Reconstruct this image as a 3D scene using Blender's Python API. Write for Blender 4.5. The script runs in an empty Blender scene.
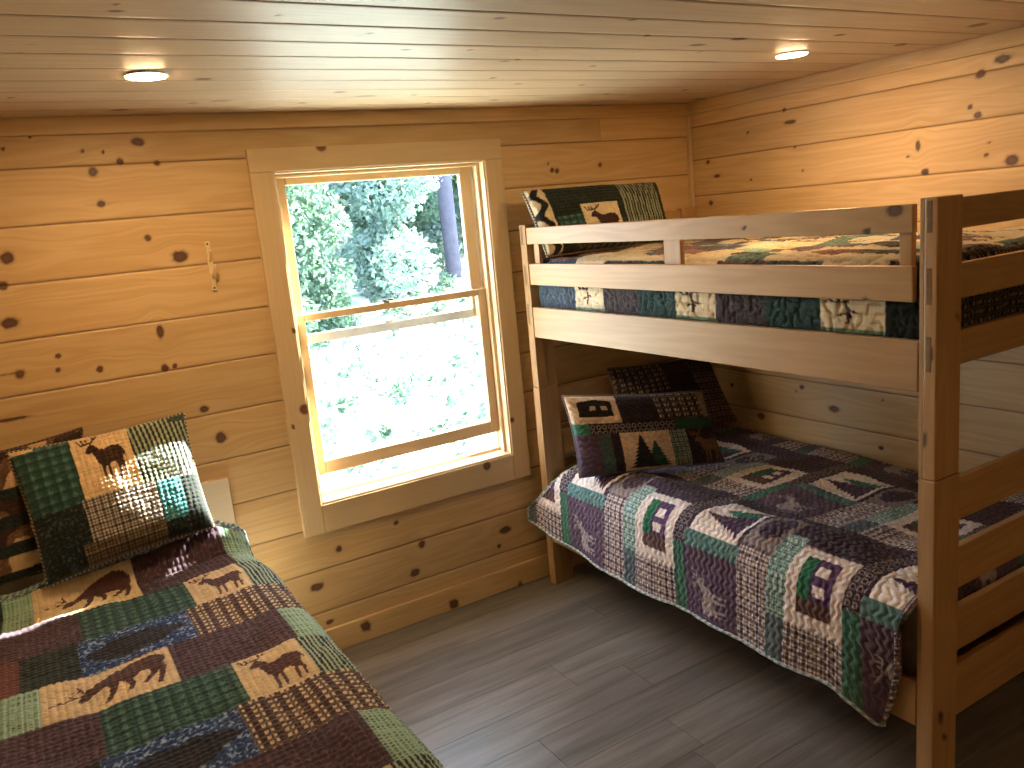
import bpy, bmesh, math
import numpy as np
from mathutils import Vector, Matrix
EXPOSURE = -0.05
WORLD_STRENGTH = 13.0
SUN_ENERGY = 105.0
LAMP_STRENGTH = 440.0
LIGHTS = [(0.43, 2.545, 'round downlight glowing in the ceiling left of the window'),
          (2.54, 2.135, 'round downlight glowing in the ceiling above the top bunk'),
          (1.60, -1.05, 'unseen downlight added behind the viewpoint to brighten the near end of the bunk')]  # last one is an unseen lamp, added to brighten the near bunk end

# ------------------------------------------------------------------ camera
S = bpy.context.scene
col = S.collection
cam_d = bpy.data.cameras.new('camera'); cam = bpy.data.objects.new('camera', cam_d); col.objects.link(cam)
S.camera = cam
cam_d.sensor_fit = 'HORIZONTAL'; cam_d.sensor_width = 36.0
cam_d.lens = 829.0 / 1024.0 * 36.0
cam_d.clip_start = 0.02; cam_d.clip_end = 300
RW = Matrix(((0.84876513, -0.18362995, 0.49586067),
             (-0.52058872, -0.12587287, 0.84447819),
             (-0.09265608, -0.97490311, -0.20243218)))      # columns: right, down, forward
M4 = Matrix.Identity(4)
for i in range(3):
    M4[i][0] = RW[i][0]; M4[i][1] = -RW[i][1]; M4[i][2] = -RW[i][2]
M4[2][3] = 1.8
cam.matrix_world = M4

# ------------------------------------------------------------------ world, sun, exposure
S.view_settings.view_transform = 'Standard'; S.view_settings.look = 'None'
S.view_settings.gamma = 1.0; S.view_settings.use_curve_mapping = False
S.view_settings.exposure = EXPOSURE
W = bpy.data.worlds.new('world'); S.world = W; W.use_nodes = True
bg = W.node_tree.nodes['Background']
bg.inputs[0].default_value = (0.64, 0.78, 1.0, 1); bg.inputs[1].default_value = WORLD_STRENGTH
sun_d = bpy.data.lights.new('sun', 'SUN'); sun = bpy.data.objects.new('sun', sun_d); col.objects.link(sun)
sun_d.energy = SUN_ENERGY; sun_d.angle = math.radians(0.6); sun_d.color = (1.0, 0.95, 0.86)
SUN_DIR = Vector((-1.0, -0.29, -0.66)).normalized()
sun.rotation_euler = SUN_DIR.to_track_quat('-Z', 'Y').to_euler()
sun.location = (8, 8, 6)
LAMP_COL = (1.0, 0.63, 0.31)

rng = np.random.RandomState(7)

# ------------------------------------------------------------------ tags
def tag(o, label=None, cat=None, group=None, kind=None):
    if label: o['label'] = label
    if cat: o['category'] = cat
    if group: o['group'] = group
    if kind: o['kind'] = kind
    return o
def empty(name, loc, label=None, cat=None, group=None, kind=None):
    o = bpy.data.objects.new(name, None); col.objects.link(o); o.location = loc
    o.empty_display_size = 0.1
    return tag(o, label, cat, group, kind)

# ------------------------------------------------------------------ noise in numpy
def vnoise(x, y, seed=0):
    """smooth value noise in [-1,1] at unit lattice"""
    r = np.random.RandomState(seed); T = r.uniform(-1, 1, (64, 64))
    xi = np.floor(x).astype(int); yi = np.floor(y).astype(int)
    fx = x - xi; fy = y - yi
    fx = fx * fx * (3 - 2 * fx); fy = fy * fy * (3 - 2 * fy)
    a = T[xi % 64, yi % 64]; b = T[(xi + 1) % 64, yi % 64]; c = T[xi % 64, (yi + 1) % 64]; d = T[(xi + 1) % 64, (yi + 1) % 64]
    return (a * (1 - fx) + b * fx) * (1 - fy) + (c * (1 - fx) + d * fx) * fy
def sstep(a, b, x):
    t = np.clip((x - a) / (b - a), 0, 1); return t * t * (3 - 2 * t)

# ------------------------------------------------------------------ mesh builders
def np_mesh(name, V, F, mat=None, parent=None, attrs=None, smooth=False):
    """V (n,3) world coords relative to parent's origin, F (m,4) or list"""
    me = bpy.data.meshes.new(name)
    V = np.asarray(V, dtype=np.float32)
    if isinstance(F, np.ndarray):
        n = F.shape[1]
        me.vertices.add(len(V)); me.vertices.foreach_set('co', V.ravel())
        me.loops.add(F.size); me.loops.foreach_set('vertex_index', F.ravel().astype(np.int32))
        me.polygons.add(len(F)); me.polygons.foreach_set('loop_start', (np.arange(len(F)) * n).astype(np.int32))
        me.update(calc_edges=True)
    else:
        me.from_pydata([tuple(v) for v in V.tolist()], [], F)
    if attrs:
        for k, (typ, data) in attrs.items():
            a = me.attributes.new(k, typ, 'POINT')
            data = np.asarray(data, dtype=np.float32)
            if typ == 'FLOAT': a.data.foreach_set('value', data.ravel())
            elif typ == 'FLOAT_VECTOR': a.data.foreach_set('vector', data.ravel())
            else: a.data.foreach_set('color', data.ravel())
    if smooth:
        me.polygons.foreach_set('use_smooth', np.ones(len(me.polygons), dtype=bool))
    me.validate(); me.update()
    o = bpy.data.objects.new(name, me); col.objects.link(o)
    if mat: me.materials.append(mat)
    if parent:
        o.parent = parent
        o.location = -Vector(parent.matrix_basis.translation)
    return o
def grid_faces(nu, nv, keep=None, flip=False):
    i = np.arange(nu - 1)[:, None]; j = np.arange(nv - 1)[None, :]
    a = i * nv + j
    F = np.stack([a, a + nv, a + nv + 1, a + 1], -1)
    if keep is not None: F = F[keep]
    F = F.reshape(-1, 4)
    return F[:, ::-1] if flip else F

KNOTS = []      # world-space knots for timber pieces: (x, y, z, r_along, r_across)
def timber(name, lo, hi, mat, parent=None, axis=None, step=0.02, bevel=0.003, knots=None, extra=None):
    """a board / post: a box with its surface subdivided so that grain and knots can be carried by it"""
    lo = np.array(lo, float); hi = np.array(hi, float); d = hi - lo
    if axis is None: axis = int(np.argmax(d))
    ns = np.maximum(1, np.ceil(d / step).astype(int)); ns = np.minimum(ns, 400)
    key = {}; V = []; F = []
    def vid(i, j, k):
        q = (i, j, k)
        if q not in key:
            key[q] = len(V); V.append(lo + d * np.array([i / ns[0], j / ns[1], k / ns[2]]))
        return key[q]
    for ax in range(3):
        a, b = [(1, 2), (2, 0), (0, 1)][ax]
        for side in (0, ns[ax]):
            for p in range(ns[a]):
                for q in range(ns[b]):
                    c = []
                    for (dp, dq) in ((0, 0), (1, 0), (1, 1), (0, 1)):
                        idx = [0, 0, 0]; idx[ax] = side; idx[a] = p + dp; idx[b] = q + dq
                        c.append(vid(*idx))
                    F.append(c if side else c[::-1])
    V = np.array(V)
    oth = [k for k in range(3) if k != axis]
    r = rng.uniform(0, 20, 2)
    g = np.stack([V[:, axis] + r[0], V[:, oth[0]] + r[1], V[:, oth[1]]], -1)
    kn = np.zeros(len(V))
    for K in (knots or []):
        c = np.array(K[:3]); du = V[:, axis] - c[axis]
        dv = np.sqrt(sum((V[:, k] - c[k]) ** 2 for k in oth)); q = np.sqrt((du / K[3]) ** 2 + (dv / K[4]) ** 2)
        kn = np.maximum(kn, np.exp(-q ** 4)); w = np.exp(-(q / 2.5) ** 2)
        for m, k in enumerate(oth): g[:, 1 + m] -= (V[:, k] - c[k]) * 0.8 * w
    o = np_mesh(name, V, F, mat, parent, {'g': ('FLOAT_VECTOR', g), 'knot': ('FLOAT', kn), 'rnd': ('FLOAT', np.full(len(V), rng.rand()))})
    if bevel:
        bm = bmesh.new(); bm.from_mesh(o.data)
        es = [e for e in bm.edges if len(e.link_faces) == 2 and e.link_faces[0].normal.dot(e.link_faces[1].normal) < 0.5]
        bmesh.ops.bevel(bm, geom=es, offset=min(bevel, min(d) * 0.3), segments=2, affect='EDGES', profile=0.5)
        bm.to_mesh(o.data); bm.free()
    return o

def plank_surface(name, org, U, Vd, N, us, v0, v1, grooves, resv, mat, knots, joints=(), holes=(), gd=0.004, gw=0.005, kind='structure', thick=0.04, ks=1.0):
    """boarded surface: u along the boards, v across them; N points INTO the room"""
    vs = []
    gs = sorted(g for g in grooves if v0 < g < v1)
    ed = [v0] + gs + [v1]
    for a, b in zip(ed[:-1], ed[1:]):
        n = max(2, int((b - a) / resv))
        inner = np.linspace(a + gw, b - gw, n)
        vs += [a, a + gw * 0.45] + list(inner) + [b - gw * 0.45]
    vs.append(v1); 
    for h in holes: vs += [h[2], h[3]]
    vs = np.unique(np.round(vs, 5))
    us = np.array(us)
    for h in holes: us = np.append(us, [h[0], h[1]])
    for j in joints: us = np.append(us, [j[0] - 0.002, j[0], j[0] + 0.002])
    us = np.unique(np.round(us, 5))
    UU, VV = np.meshgrid(us, vs, indexing='ij')
    bid = np.searchsorted(np.array(gs) if gs else np.array([1e9]), VV + 1e-6).astype(float)
    rr = np.random.RandomState(11).rand(200)
    for j in joints: bid = np.where((UU > j[0]) & (VV > j[1]) & (VV < j[2]), bid + 50, bid)
    rnd = rr[bid.astype(int) % 200]
    depth = np.zeros_like(UU)
    for g in gs: depth = np.maximum(depth, gd * np.clip(1 - np.abs(VV - g) / gw, 0, 1))
    for j in joints: depth = np.maximum(depth, np.where((VV > j[1]) & (VV < j[2]), 0.003 * np.clip(1 - np.abs(UU - j[0]) / 0.002, 0, 1), 0))
    kn = np.zeros_like(UU); w2 = VV.copy()
    for (ku, kv, ru, rv) in knots:
        if ks != 1: ru *= ks; rv *= ks
        m = (np.abs(UU - ku) < 8 * ru + .05) & (np.abs(VV - kv) < 5 * rv + .03)
        q = np.sqrt(((UU - ku) / (ru * .72)) ** 2 + ((VV - kv) / (rv * .72)) ** 2) * (1 + .18 * vnoise(UU / .012 + ku * 50, VV / .012, 3))
        kn = np.where(m, np.maximum(kn, np.exp(-q ** 3)), kn)
        if ru < 0.07:
            q2 = np.sqrt(((UU - ku) / (ru * 3.2)) ** 2 + ((VV - kv) / (rv * 2.6)) ** 2)
            w2 = w2 - np.where(m, (VV - kv) * 0.85 * np.exp(-q2 ** 2), 0)
    org = np.array(org, float); U = np.array(U, float); Vd = np.array(Vd, float); N = np.array(N, float)
    P = org + UU[..., None] * U + VV[..., None] * Vd - depth[..., None] * N
    g = np.stack([UU + rnd * 17, w2 + bid * 0.37, rnd * 5], -1)
    uc = (us[:-1] + us[1:]) / 2; vc = (vs[:-1] + vs[1:]) / 2
    keep = np.ones((len(us) - 1, len(vs) - 1), bool)
    for h in holes: keep &= ~((uc[:, None] > h[0]) & (uc[:, None] < h[1]) & (vc[None] > h[2]) & (vc[None] < h[3]))
    flip = np.dot(np.cross(U, Vd), N) < 0
    o = np_mesh(name, P.reshape(-1, 3), grid_faces(len(us), len(vs), keep, flip), mat, None,
                {'g': ('FLOAT_VECTOR', g.reshape(-1, 3)), 'knot': ('FLOAT', kn), 'rnd': ('FLOAT', rnd), 'groove': ('FLOAT', depth / gd)})
    if thick:
        m = o.modifiers.new('thickness', 'SOLIDIFY'); m.thickness = thick; m.offset = -1
    return tag(o, kind=kind)

def tube(name, pts, r, mat, parent=None, seg=8, closed=False, colA=None, colB=None, pitch=0.012):
    pts = np.array(pts, float)
    # resample
    if closed: pts = np.vstack([pts, pts[:1]])
    L = np.concatenate([[0], np.cumsum(np.linalg.norm(np.diff(pts, axis=0), axis=1))])
    step = pitch / 4 if colA is not None else max(r, L[-1] / 300)
    n = max(4, int(L[-1] / step)); s = np.linspace(0, L[-1], n + 1)
    if closed: s = s[:-1]
    Q = np.stack([np.interp(s, L, pts[:, k]) for k in range(3)], -1)
    T = (np.roll(Q, -1, 0) - np.roll(Q, 1, 0)) if closed else np.gradient(Q, axis=0)
    T /= np.linalg.norm(T, axis=1)[:, None] + 1e-9
    up = np.tile([0.13, 0.2, 0.97], (len(Q), 1)); A = np.cross(T, up); A /= np.linalg.norm(A, axis=1)[:, None] + 1e-9; B = np.cross(T, A)
    th = np.arange(seg) / seg * 2 * np.pi
    tw = s / pitch * 2 * np.pi if colA is not None else s * 0
    V = []; C = []
    for k in range(seg):
        V.append(Q + r * (np.cos(th[k]) * A + np.sin(th[k]) * B))
        if colA is not None:
            f = (np.sin(th[k] + tw) > 0)[:, None]
            C.append(np.where(f, np.array(colA + (1,)), np.array(colB + (1,))))
    V = np.stack(V, 1).reshape(-1, 3)
    m = len(Q); F = []
    R = range(m if closed else m - 1)
    i = np.array(list(R))[:, None]; k = np.arange(seg)[None]
    i2 = (i + 1) % m; k2 = (k + 1) % seg
    F = np.stack([i * seg + k, i * seg + k2, i2 * seg + k2, i2 * seg + k], -1).reshape(-1, 4)
    at = {'Col': ('FLOAT_COLOR', np.stack(C, 1).reshape(-1, 4))} if colA is not None else None
    if not closed:
        F = [list(map(int, f)) for f in F] + [list(range(seg))[::-1], [(m - 1) * seg + q for q in range(seg)]]
    return np_mesh(name, V, F, mat, parent, at, smooth=True)

def lathe(name, prof, mat, parent=None, loc=(0, 0, 0), seg=32, axis='Z'):
    """prof: list of (r, h)"""
    V = []; F = []
    for (r, h) in prof:
        for k in range(seg):
            a = 2 * math.pi * k / seg; p = (r * math.cos(a), r * math.sin(a), h)
            if axis == 'Y': p = (p[0], -p[2], p[1])
            V.append((p[0] + loc[0], p[1] + loc[1], p[2] + loc[2]))
    n = len(prof)
    for i in range(n - 1):
        for k in range(seg):
            F.append([i * seg + k, i * seg + (k + 1) % seg, (i + 1) * seg + (k + 1) % seg, (i + 1) * seg + k])
    F.append(list(range(seg))[::-1]); F.append([(n - 1) * seg + k for k in range(seg)])
    o = np_mesh(name, np.array(V), F, mat, parent)
    bm = bmesh.new(); bm.from_mesh(o.data); bmesh.ops.recalc_face_normals(bm, faces=bm.faces); bm.to_mesh(o.data); bm.free()
    return o

# ------------------------------------------------------------------ materials
def new_mat(name):
    m = bpy.data.materials.new(name); m.use_nodes = True
    nt = m.node_tree; b = nt.nodes['Principled BSDF']; return m, nt, b
def N_(nt, t, **kw):
    n = nt.nodes.new(t)
    for k, v in kw.items(): setattr(n, k, v)
    return n
def mixc(nt, fac, a, b, blend='MIX'):
    n = N_(nt, 'ShaderNodeMix', data_type='RGBA', blend_type=blend)
    for sock, v in ((n.inputs[0], fac), (n.inputs[6], a), (n.inputs[7], b)):
        if isinstance(v, (int, float)): sock.default_value = v
        elif isinstance(v, tuple): sock.default_value = v + (1,) if len(v) == 3 else v
        else: nt.links.new(v, sock)
    return n.outputs[2]
def math_(nt, op, a, b=None, c=None):
    n = N_(nt, 'ShaderNodeMath', operation=op)
    for i, v in enumerate((a, b, c)):
        if v is None: continue
        if isinstance(v, (int, float)): n.inputs[i].default_value = v
        else: nt.links.new(v, n.inputs[i])
    return n.outputs[0]
def wood(name, light, darkc, knotc=(0.10, 0.035, 0.018), rough=0.45, contrast=1.0, coat=0.0, groovec=None, tone=0.18):
    m, nt, b = new_mat(name)
    at = N_(nt, 'ShaderNodeAttribute', attribute_name='g')
    kn = N_(nt, 'ShaderNodeAttribute', attribute_name='knot')
    rn = N_(nt, 'ShaderNodeAttribute', attribute_name='rnd')
    gr = N_(nt, 'ShaderNodeAttribute', attribute_name='groove')
    def mapped(sx, sy, sz):
        mp = N_(nt, 'ShaderNodeMapping'); nt.links.new(at.outputs['Vector'], mp.inputs[0]); mp.inputs['Scale'].default_value = (sx, sy, sz); return mp.outputs[0]
    def noise(vec, scale, det=4, rgh=0.55, dist=0.0):
        n = N_(nt, 'ShaderNodeTexNoise'); nt.links.new(vec, n.inputs['Vector']); n.inputs['Scale'].default_value = scale
        n.inputs['Detail'].default_value = det; n.inputs['Roughness'].default_value = rgh; n.inputs['Distortion'].default_value = dist
        return n.outputs['Fac']
    fine = noise(mapped(3, 130, 130), 1.0, 5, 0.6)
    broad = noise(mapped(0.55, 7.5, 7.5), 1.0, 3, 0.5, 0.25)
    band = math_(nt, 'SINE', math_(nt, 'MULTIPLY', broad, 70.0))
    band = math_(nt, 'MULTIPLY_ADD', band, 0.5, 0.5)
    blot = noise(mapped(1.6, 5, 5), 1.0, 2)
    f = math_(nt, 'ADD', math_(nt, 'MULTIPLY', band, 0.42 * contrast), math_(nt, 'MULTIPLY', math_(nt, 'SUBTRACT', fine, 0.5), 0.9 * contrast))
    f = math_(nt, 'ADD', f, math_(nt, 'MULTIPLY', math_(nt, 'SUBTRACT', blot, 0.45), 0.9 * contrast))
    f.node.use_clamp = True
    c = mixc(nt, f, light, darkc)
    hsv = N_(nt, 'ShaderNodeHueSaturation'); nt.links.new(c, hsv.inputs['Color'])
    nt.links.new(math_(nt, 'MULTIPLY_ADD', rn.outputs['Fac'], tone, 1.0 - tone * 0.55), hsv.inputs['Value'])
    c = hsv.outputs[0]
    # knot ring and core
    kr = math_(nt, 'MULTIPLY', kn.outputs['Fac'], 1.0)
    halo = N_(nt, 'ShaderNodeMapRange'); nt.links.new(kr, halo.inputs[0]); halo.inputs[1].default_value = 0.02; halo.inputs[2].default_value = 0.35
    core = N_(nt, 'ShaderNodeMapRange'); nt.links.new(kr, core.inputs[0]); core.inputs[1].default_value = 0.25; core.inputs[2].default_value = 0.6
    c = mixc(nt, math_(nt, 'MULTIPLY', halo.outputs[0], 0.55), c, tuple(0.45 * a + 0.55 * k for a, k in zip(darkc, knotc)))
    kvar = mixc(nt, fine, tuple(x * 0.55 for x in knotc), tuple(min(1, x * 2.3) for x in knotc))
    heart = N_(nt, 'ShaderNodeMapRange'); nt.links.new(kr, heart.inputs[0]); heart.inputs[1].default_value = 0.75; heart.inputs[2].default_value = 1.0
    kvar = mixc(nt, math_(nt, 'MULTIPLY', heart.outputs[0], 0.55), kvar, tuple(min(1, x * 2.6) for x in knotc))
    c = mixc(nt, math_(nt, 'MULTIPLY', core.outputs[0], 0.93), c, kvar)
    # mineral streaks
    st = noise(mapped(0.9, 26, 26), 1.0, 2, 0.4)
    stm = N_(nt, 'ShaderNodeMapRange'); nt.links.new(st, stm.inputs[0]); stm.inputs[1].default_value = 0.74; stm.inputs[2].default_value = 0.82
    c = mixc(nt, math_(nt, 'MULTIPLY', stm.outputs[0], 0.35), c, tuple(x * 0.55 for x in darkc))
    if groovec:
        c = mixc(nt, math_(nt, 'MULTIPLY', gr.outputs['Fac'], 0.85), c, groovec)
    nt.links.new(c, b.inputs['Base Color'])
    b.inputs['Roughness'].default_value = rough
    if coat: b.inputs['Coat Weight'].default_value = coat; b.inputs['Coat Roughness'].default_value = 0.25
    bp = N_(nt, 'ShaderNodeBump'); bp.inputs['Strength'].default_value = 0.12; bp.inputs['Distance'].default_value = 0.002
    nt.links.new(fine, bp.inputs['Height']); nt.links.new(bp.outputs[0], b.inputs['Normal'])
    return m
def plain(name, c, rough=0.5, metal=0.0, nscale=40, namp=0.15, bump=0.1):
    m, nt, b = new_mat(name)
    tc = N_(nt, 'ShaderNodeTexCoord'); n = N_(nt, 'ShaderNodeTexNoise'); n.inputs['Scale'].default_value = nscale; nt.links.new(tc.outputs['Object'], n.inputs['Vector'])
    nt.links.new(mixc(nt, n.outputs['Fac'], tuple(x * (1 - namp) for x in c), tuple(min(1, x * (1 + namp)) for x in c)), b.inputs['Base Color'])
    b.inputs['Roughness'].default_value = rough; b.inputs['Metallic'].default_value = metal
    bp = N_(nt, 'ShaderNodeBump'); bp.inputs['Strength'].default_value = bump; bp.inputs['Distance'].default_value = 0.002
    nt.links.new(n.outputs['Fac'], bp.inputs['Height']); nt.links.new(bp.outputs[0], b.inputs['Normal'])
    return m
def fabric(name, scale=420, gain=1.0):
    m, nt, b = new_mat(name)
    at = N_(nt, 'ShaderNodeAttribute', attribute_name='Col')
    tc = N_(nt, 'ShaderNodeTexCoord'); n = N_(nt, 'ShaderNodeTexNoise'); n.inputs['Scale'].default_value = scale; n.inputs['Detail'].default_value = 2
    nt.links.new(tc.outputs['Object'], n.inputs['Vector'])
    v = math_(nt, 'MULTIPLY_ADD', n.outputs['Fac'], 0.9, 0.55)
    cm = N_(nt, 'ShaderNodeVectorMath', operation='SCALE'); nt.links.new(at.outputs['Color'], cm.inputs[0]); nt.links.new(math_(nt, 'MULTIPLY', v, gain), cm.inputs[3])
    nt.links.new(cm.outputs[0], b.inputs['Base Color'])
    b.inputs['Roughness'].default_value = 0.92; b.inputs['Specular IOR Level'].default_value = 0.15
    b.inputs['Sheen Weight'].default_value = 0.15; b.inputs['Sheen Roughness'].default_value = 0.5
    bp = N_(nt, 'ShaderNodeBump'); bp.inputs['Strength'].default_value = 0.35; bp.inputs['Distance'].default_value = 0.002
    nt.links.new(n.outputs['Fac'], bp.inputs['Height']); nt.links.new(bp.outputs[0], b.inputs['Normal'])
    return m
MAT = {}
MAT['wall'] = wood('wall_pine', (0.68, 0.48, 0.235), (0.53, 0.325, 0.13), knotc=(0.060, 0.024, 0.013), rough=0.5, groovec=(0.16, 0.09, 0.045))
MAT['ceil'] = wood('ceiling_pine', (0.64, 0.49, 0.34), (0.48, 0.34, 0.22), knotc=(0.07, 0.03, 0.02), rough=0.42, contrast=0.8, groovec=(0.06, 0.035, 0.02), tone=0.14)
MAT['casing'] = wood('casing_pine', (0.68, 0.51, 0.29), (0.58, 0.41, 0.21), rough=0.5, contrast=0.6, tone=0.05)
MAT['sash'] = wood('sash_pine', (0.74, 0.56, 0.34), (0.62, 0.44, 0.25), rough=0.4, contrast=0.5, tone=0.03)
MAT['bunk'] = wood('bunk_timber', (0.48, 0.29, 0.125), (0.34, 0.185, 0.07), knotc=(0.045, 0.022, 0.012), rough=0.42, contrast=0.8, tone=0.14)
MAT['headboard'] = wood('headboard_timber', (0.78, 0.66, 0.46), (0.70, 0.56, 0.37), rough=0.5, contrast=0.4, tone=0.03)
MAT['fabric'] = fabric('quilt_cotton')
MAT['mattress'] = plain('mattress_ticking', (0.55, 0.52, 0.46), 0.9)
MAT['brass'] = plain('brass_metal', (0.88, 0.72, 0.42), 0.4, 0.35)
MAT['iron'] = plain('dark_iron', (0.05, 0.045, 0.04), 0.5, 0.6)
MAT['white'] = plain('white_plastic', (0.8, 0.78, 0.74), 0.5)
MAT['subfloor'] = plain('dark_subfloor', (0.04, 0.035, 0.03), 0.9)
MAT['aluminium'] = plain('white_aluminium', (0.72, 0.72, 0.70), 0.45)
KN_W = [(0.495,2.169,0.029,0.02),(0.332,2.073,0.02,0.02),(0.424,2.103,0.016,0.016),(0.547,2.093,0.016,0.012),(0.074,2.162,0.008,0.008),(0.31,2.145,0.008,0.008),(0.375,2.139,0.008,0.008),(0.338,1.962,0.02,0.016),(0.338,1.962,0.097,0.004),(0.471,1.83,0.016,0.016),(0.57,1.751,0.037,0.028),(0.019,1.806,0.028,0.028),(-0.013,1.588,0.04,0.024),(0.455,1.485,0.016,0.037),(0.109,1.452,0.012,0.012),(0.1,1.403,0.012,0.012),(0.232,1.383,0.016,0.016),(-0.016,1.41,0.02,0.02),(-0.052,1.413,0.081,0.004),(0.485,1.35,0.012,0.012),(0.449,1.348,0.02,0.02),(-0.01,1.715,0.02,0.02),(0.562,1.166,0.025,0.017),(0.606,1.04,0.029,0.029),(-0.081,1.259,0.101,0.008),(0.891,0.313,0.041,0.023),(1.343,0.233,0.033,0.024),(0.924,0.138,0.023,0.014),(1.009,0.451,0.018,0.018),(1.395,0.359,0.023,0.023),(1.833,0.301,0.044,0.025),(1.791,0.23,0.015,0.015),(2.277,1.974,0.015,0.015),(2.305,1.968,0.015,0.015),(2.257,2.003,0.007,0.007),(2.561,1.983,0.015,0.015),(1.283,0.493,0.014,0.014),(0.16,2.198,0.008,0.008)]
KN_BASE = [(1.511,0.029,0.024,0.024),(1.075,0.072,0.023,0.023),(1.876,0.005,0.015,0.015)]
KN_CASE = [(1.164,2.126,0.021,0.021),(0.949,1.414,0.01,0.01),(0.946,1.09,0.021,0.021),(0.887,1.027,0.008,0.008),(1.76,0.647,0.019,0.019),(1.129,0.509,0.009,0.009),(1.919,0.837,0.012,0.012)]
KN_R = [(2.701,2.138,0.02,0.015),(1.724,2.168,0.057,0.026),(1.802,2.131,0.034,0.026),(1.84,2.022,0.017,0.013),(1.81,1.989,0.029,0.022),(2.088,1.867,0.012,0.009),(2.046,1.905,0.018,0.041),(1.767,1.888,0.011,0.009),(1.777,1.842,0.017,0.013),(1.683,1.815,0.045,0.034),(1.928,2.243,0.012,0.009),(1.844,2.208,0.012,0.009),(2.644,1.968,0.013,0.01),(2.602,1.858,0.013,0.01),(2.016,1.802,0.029,0.023),(2.92,2.064,0.014,0.01),(2.911,1.843,0.013,0.01),(3.193,1.955,0.021,0.016),(3.134,1.881,0.056,0.011),(3.184,1.75,0.028,0.022),(2.455,0.77,0.058,0.03),(2.635,0.851,0.026,0.02),(2.671,0.826,0.013,0.01),(2.212,0.63,0.022,0.017),(2.202,0.85,0.012,0.01),(2.897,0.664,0.042,0.032),(3.089,0.802,0.021,0.016),(2.669,2.081,0.065,0.015)]
KN_C = [(0.278,1.834,0.009,0.009),(0.284,1.886,0.021,0.018),(0.144,2.194,0.016,0.012),(0.125,2.29,0.014,0.013),(0.596,2.616,0.033,0.035),(0.436,3.183,0.039,0.037),(0.651,3.056,0.019,0.024),(0.11,2.913,0.018,0.021),(0.733,3.022,0.046,0.016),(0.606,1.87,0.012,0.019),(1.133,1.821,0.021,0.023),(0.854,2.03,0.038,0.012),(0.871,2.007,0.013,0.018),(0.785,2.092,0.008,0.012),(1.047,2.188,0.024,0.014),(1.243,2.173,0.009,0.015),(1.446,2.318,0.027,0.018),(1.104,2.863,0.03,0.034),(1.237,2.954,0.066,0.02),(1.042,3.094,0.02,0.026),(1.425,2.945,0.016,0.026),(1.58,3.146,0.017,0.03),(1.861,3.096,0.022,0.031),(1.569,2.603,0.019,0.022),(1.457,2.157,0.01,0.012),(1.706,1.949,0.013,0.016),(1.992,2.043,0.042,0.039),(2.081,1.95,0.042,0.049),(2.095,2.14,0.011,0.022),(1.838,2.383,0.015,0.022),(2.062,2.753,0.017,0.028),(2.357,2.979,0.023,0.035),(1.48,2.301,0.013,0.018),(1.747,2.723,0.016,0.025),(2.739,2.896,0.024,0.038),(3.094,3.169,0.043,0.047),(2.888,1.664,0.041,0.08),(2.44,1.857,0.03,0.045),(1.516,1.787,0.017,0.02),(2.914,1.963,0.034,0.044)]
KN_RAIL = [(1.37,1.712,0.023,0.018),(1.894,1.682,0.009,0.007),(2.202,1.737,0.028,0.011),(1.461,1.471,0.012,0.009),(1.453,1.657,0.012,0.009)]
# ------------------------------------------------------------------ room
X0, XR, Y0, YW, ZC = -0.45, 3.153, -3.2, 3.32, 2.26
PZ = [0.19 * k for k in range(1, 7)] + [1.335, 1.524, 1.714, 1.905, 2.095]
HOLE = (0.937, 1.927, 0.65, 2.06)
back = plank_surface('wall_back', (0, YW, 0), (1, 0, 0), (0, 0, 1), (0, -1, 0), np.arange(X0, XR + 0.0061, 0.007), 0, ZC, PZ, 0.007,
                     MAT['wall'], KN_W, joints=[(2.576, 2.095, 2.26)], holes=[HOLE], thick=0)
def backing(parent, boxes, mat):
    for lo, hi in boxes: timber('wall_core', lo, hi, mat, parent, step=5, bevel=0)
Yo = 3.44
backing(back, [((X0 - .1, YW + .006, -.05), (HOLE[0], Yo, ZC + .1)), ((HOLE[1], YW + .006, -.05), (XR + .1, Yo, ZC + .1)),
               ((HOLE[0], YW + .006, -.05), (HOLE[1], Yo, HOLE[2])), ((HOLE[0], YW + .006, HOLE[3]), (HOLE[1], Yo, ZC + .1))], MAT['wall'])
RZ = [0.13, 0.32, 0.51, 0.695, 0.885, 1.07, 1.25, 1.43, 1.61, 1.79, 1.972, 2.137]
right = plank_surface('wall_right', (XR, 0, 0), (0, 1, 0), (0, 0, 1), (-1, 0, 0), np.concatenate([[Y0, -1.6, -0.8, 0.0, 0.6], np.arange(0.9, YW + 0.008, 0.008)]), 0, ZC, RZ, 0.008,
                      MAT['wall'], KN_R, thick=0, ks=0.72)
backing(right, [((XR + .006, Y0 - .1, -.05), (XR + .12, YW, ZC + .1))], MAT['wall'])
left = plank_surface('wall_left', (X0, 0, 0), (0, 1, 0), (0, 0, 1), (1, 0, 0), np.linspace(Y0, YW, 60), 0, ZC, PZ, 0.03, MAT['wall'], [], thick=0)
backing(left, [((X0 - .12, Y0 - .1, -.05), (X0 - .006, YW, ZC + .1))], MAT['wall'])
front = plank_surface('wall_front', (0, Y0, 0), (1, 0, 0), (0, 0, 1), (0, 1, 0), np.linspace(X0, XR, 40), 0, ZC, PZ, 0.03, MAT['wall'], [], thick=0)
backing(front, [((X0 - .1, Y0 - .12, -.05), (XR + .1, Y0 - .006, ZC + .1))], MAT['wall'])
CY = [3.164 - 0.1745 * k for k in range(0, 37)]
ceil = plank_surface('ceiling', (0, 0, ZC), (1, 0, 0), (0, 1, 0), (0, 0, -1), np.arange(X0, XR + 0.008, 0.009), Y0, YW, CY, 0.012,
                     MAT['ceil'], [(a, b, c, d * 0.5) for a, b, c, d in KN_C], thick=0, gw=0.006, gd=0.005)
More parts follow.
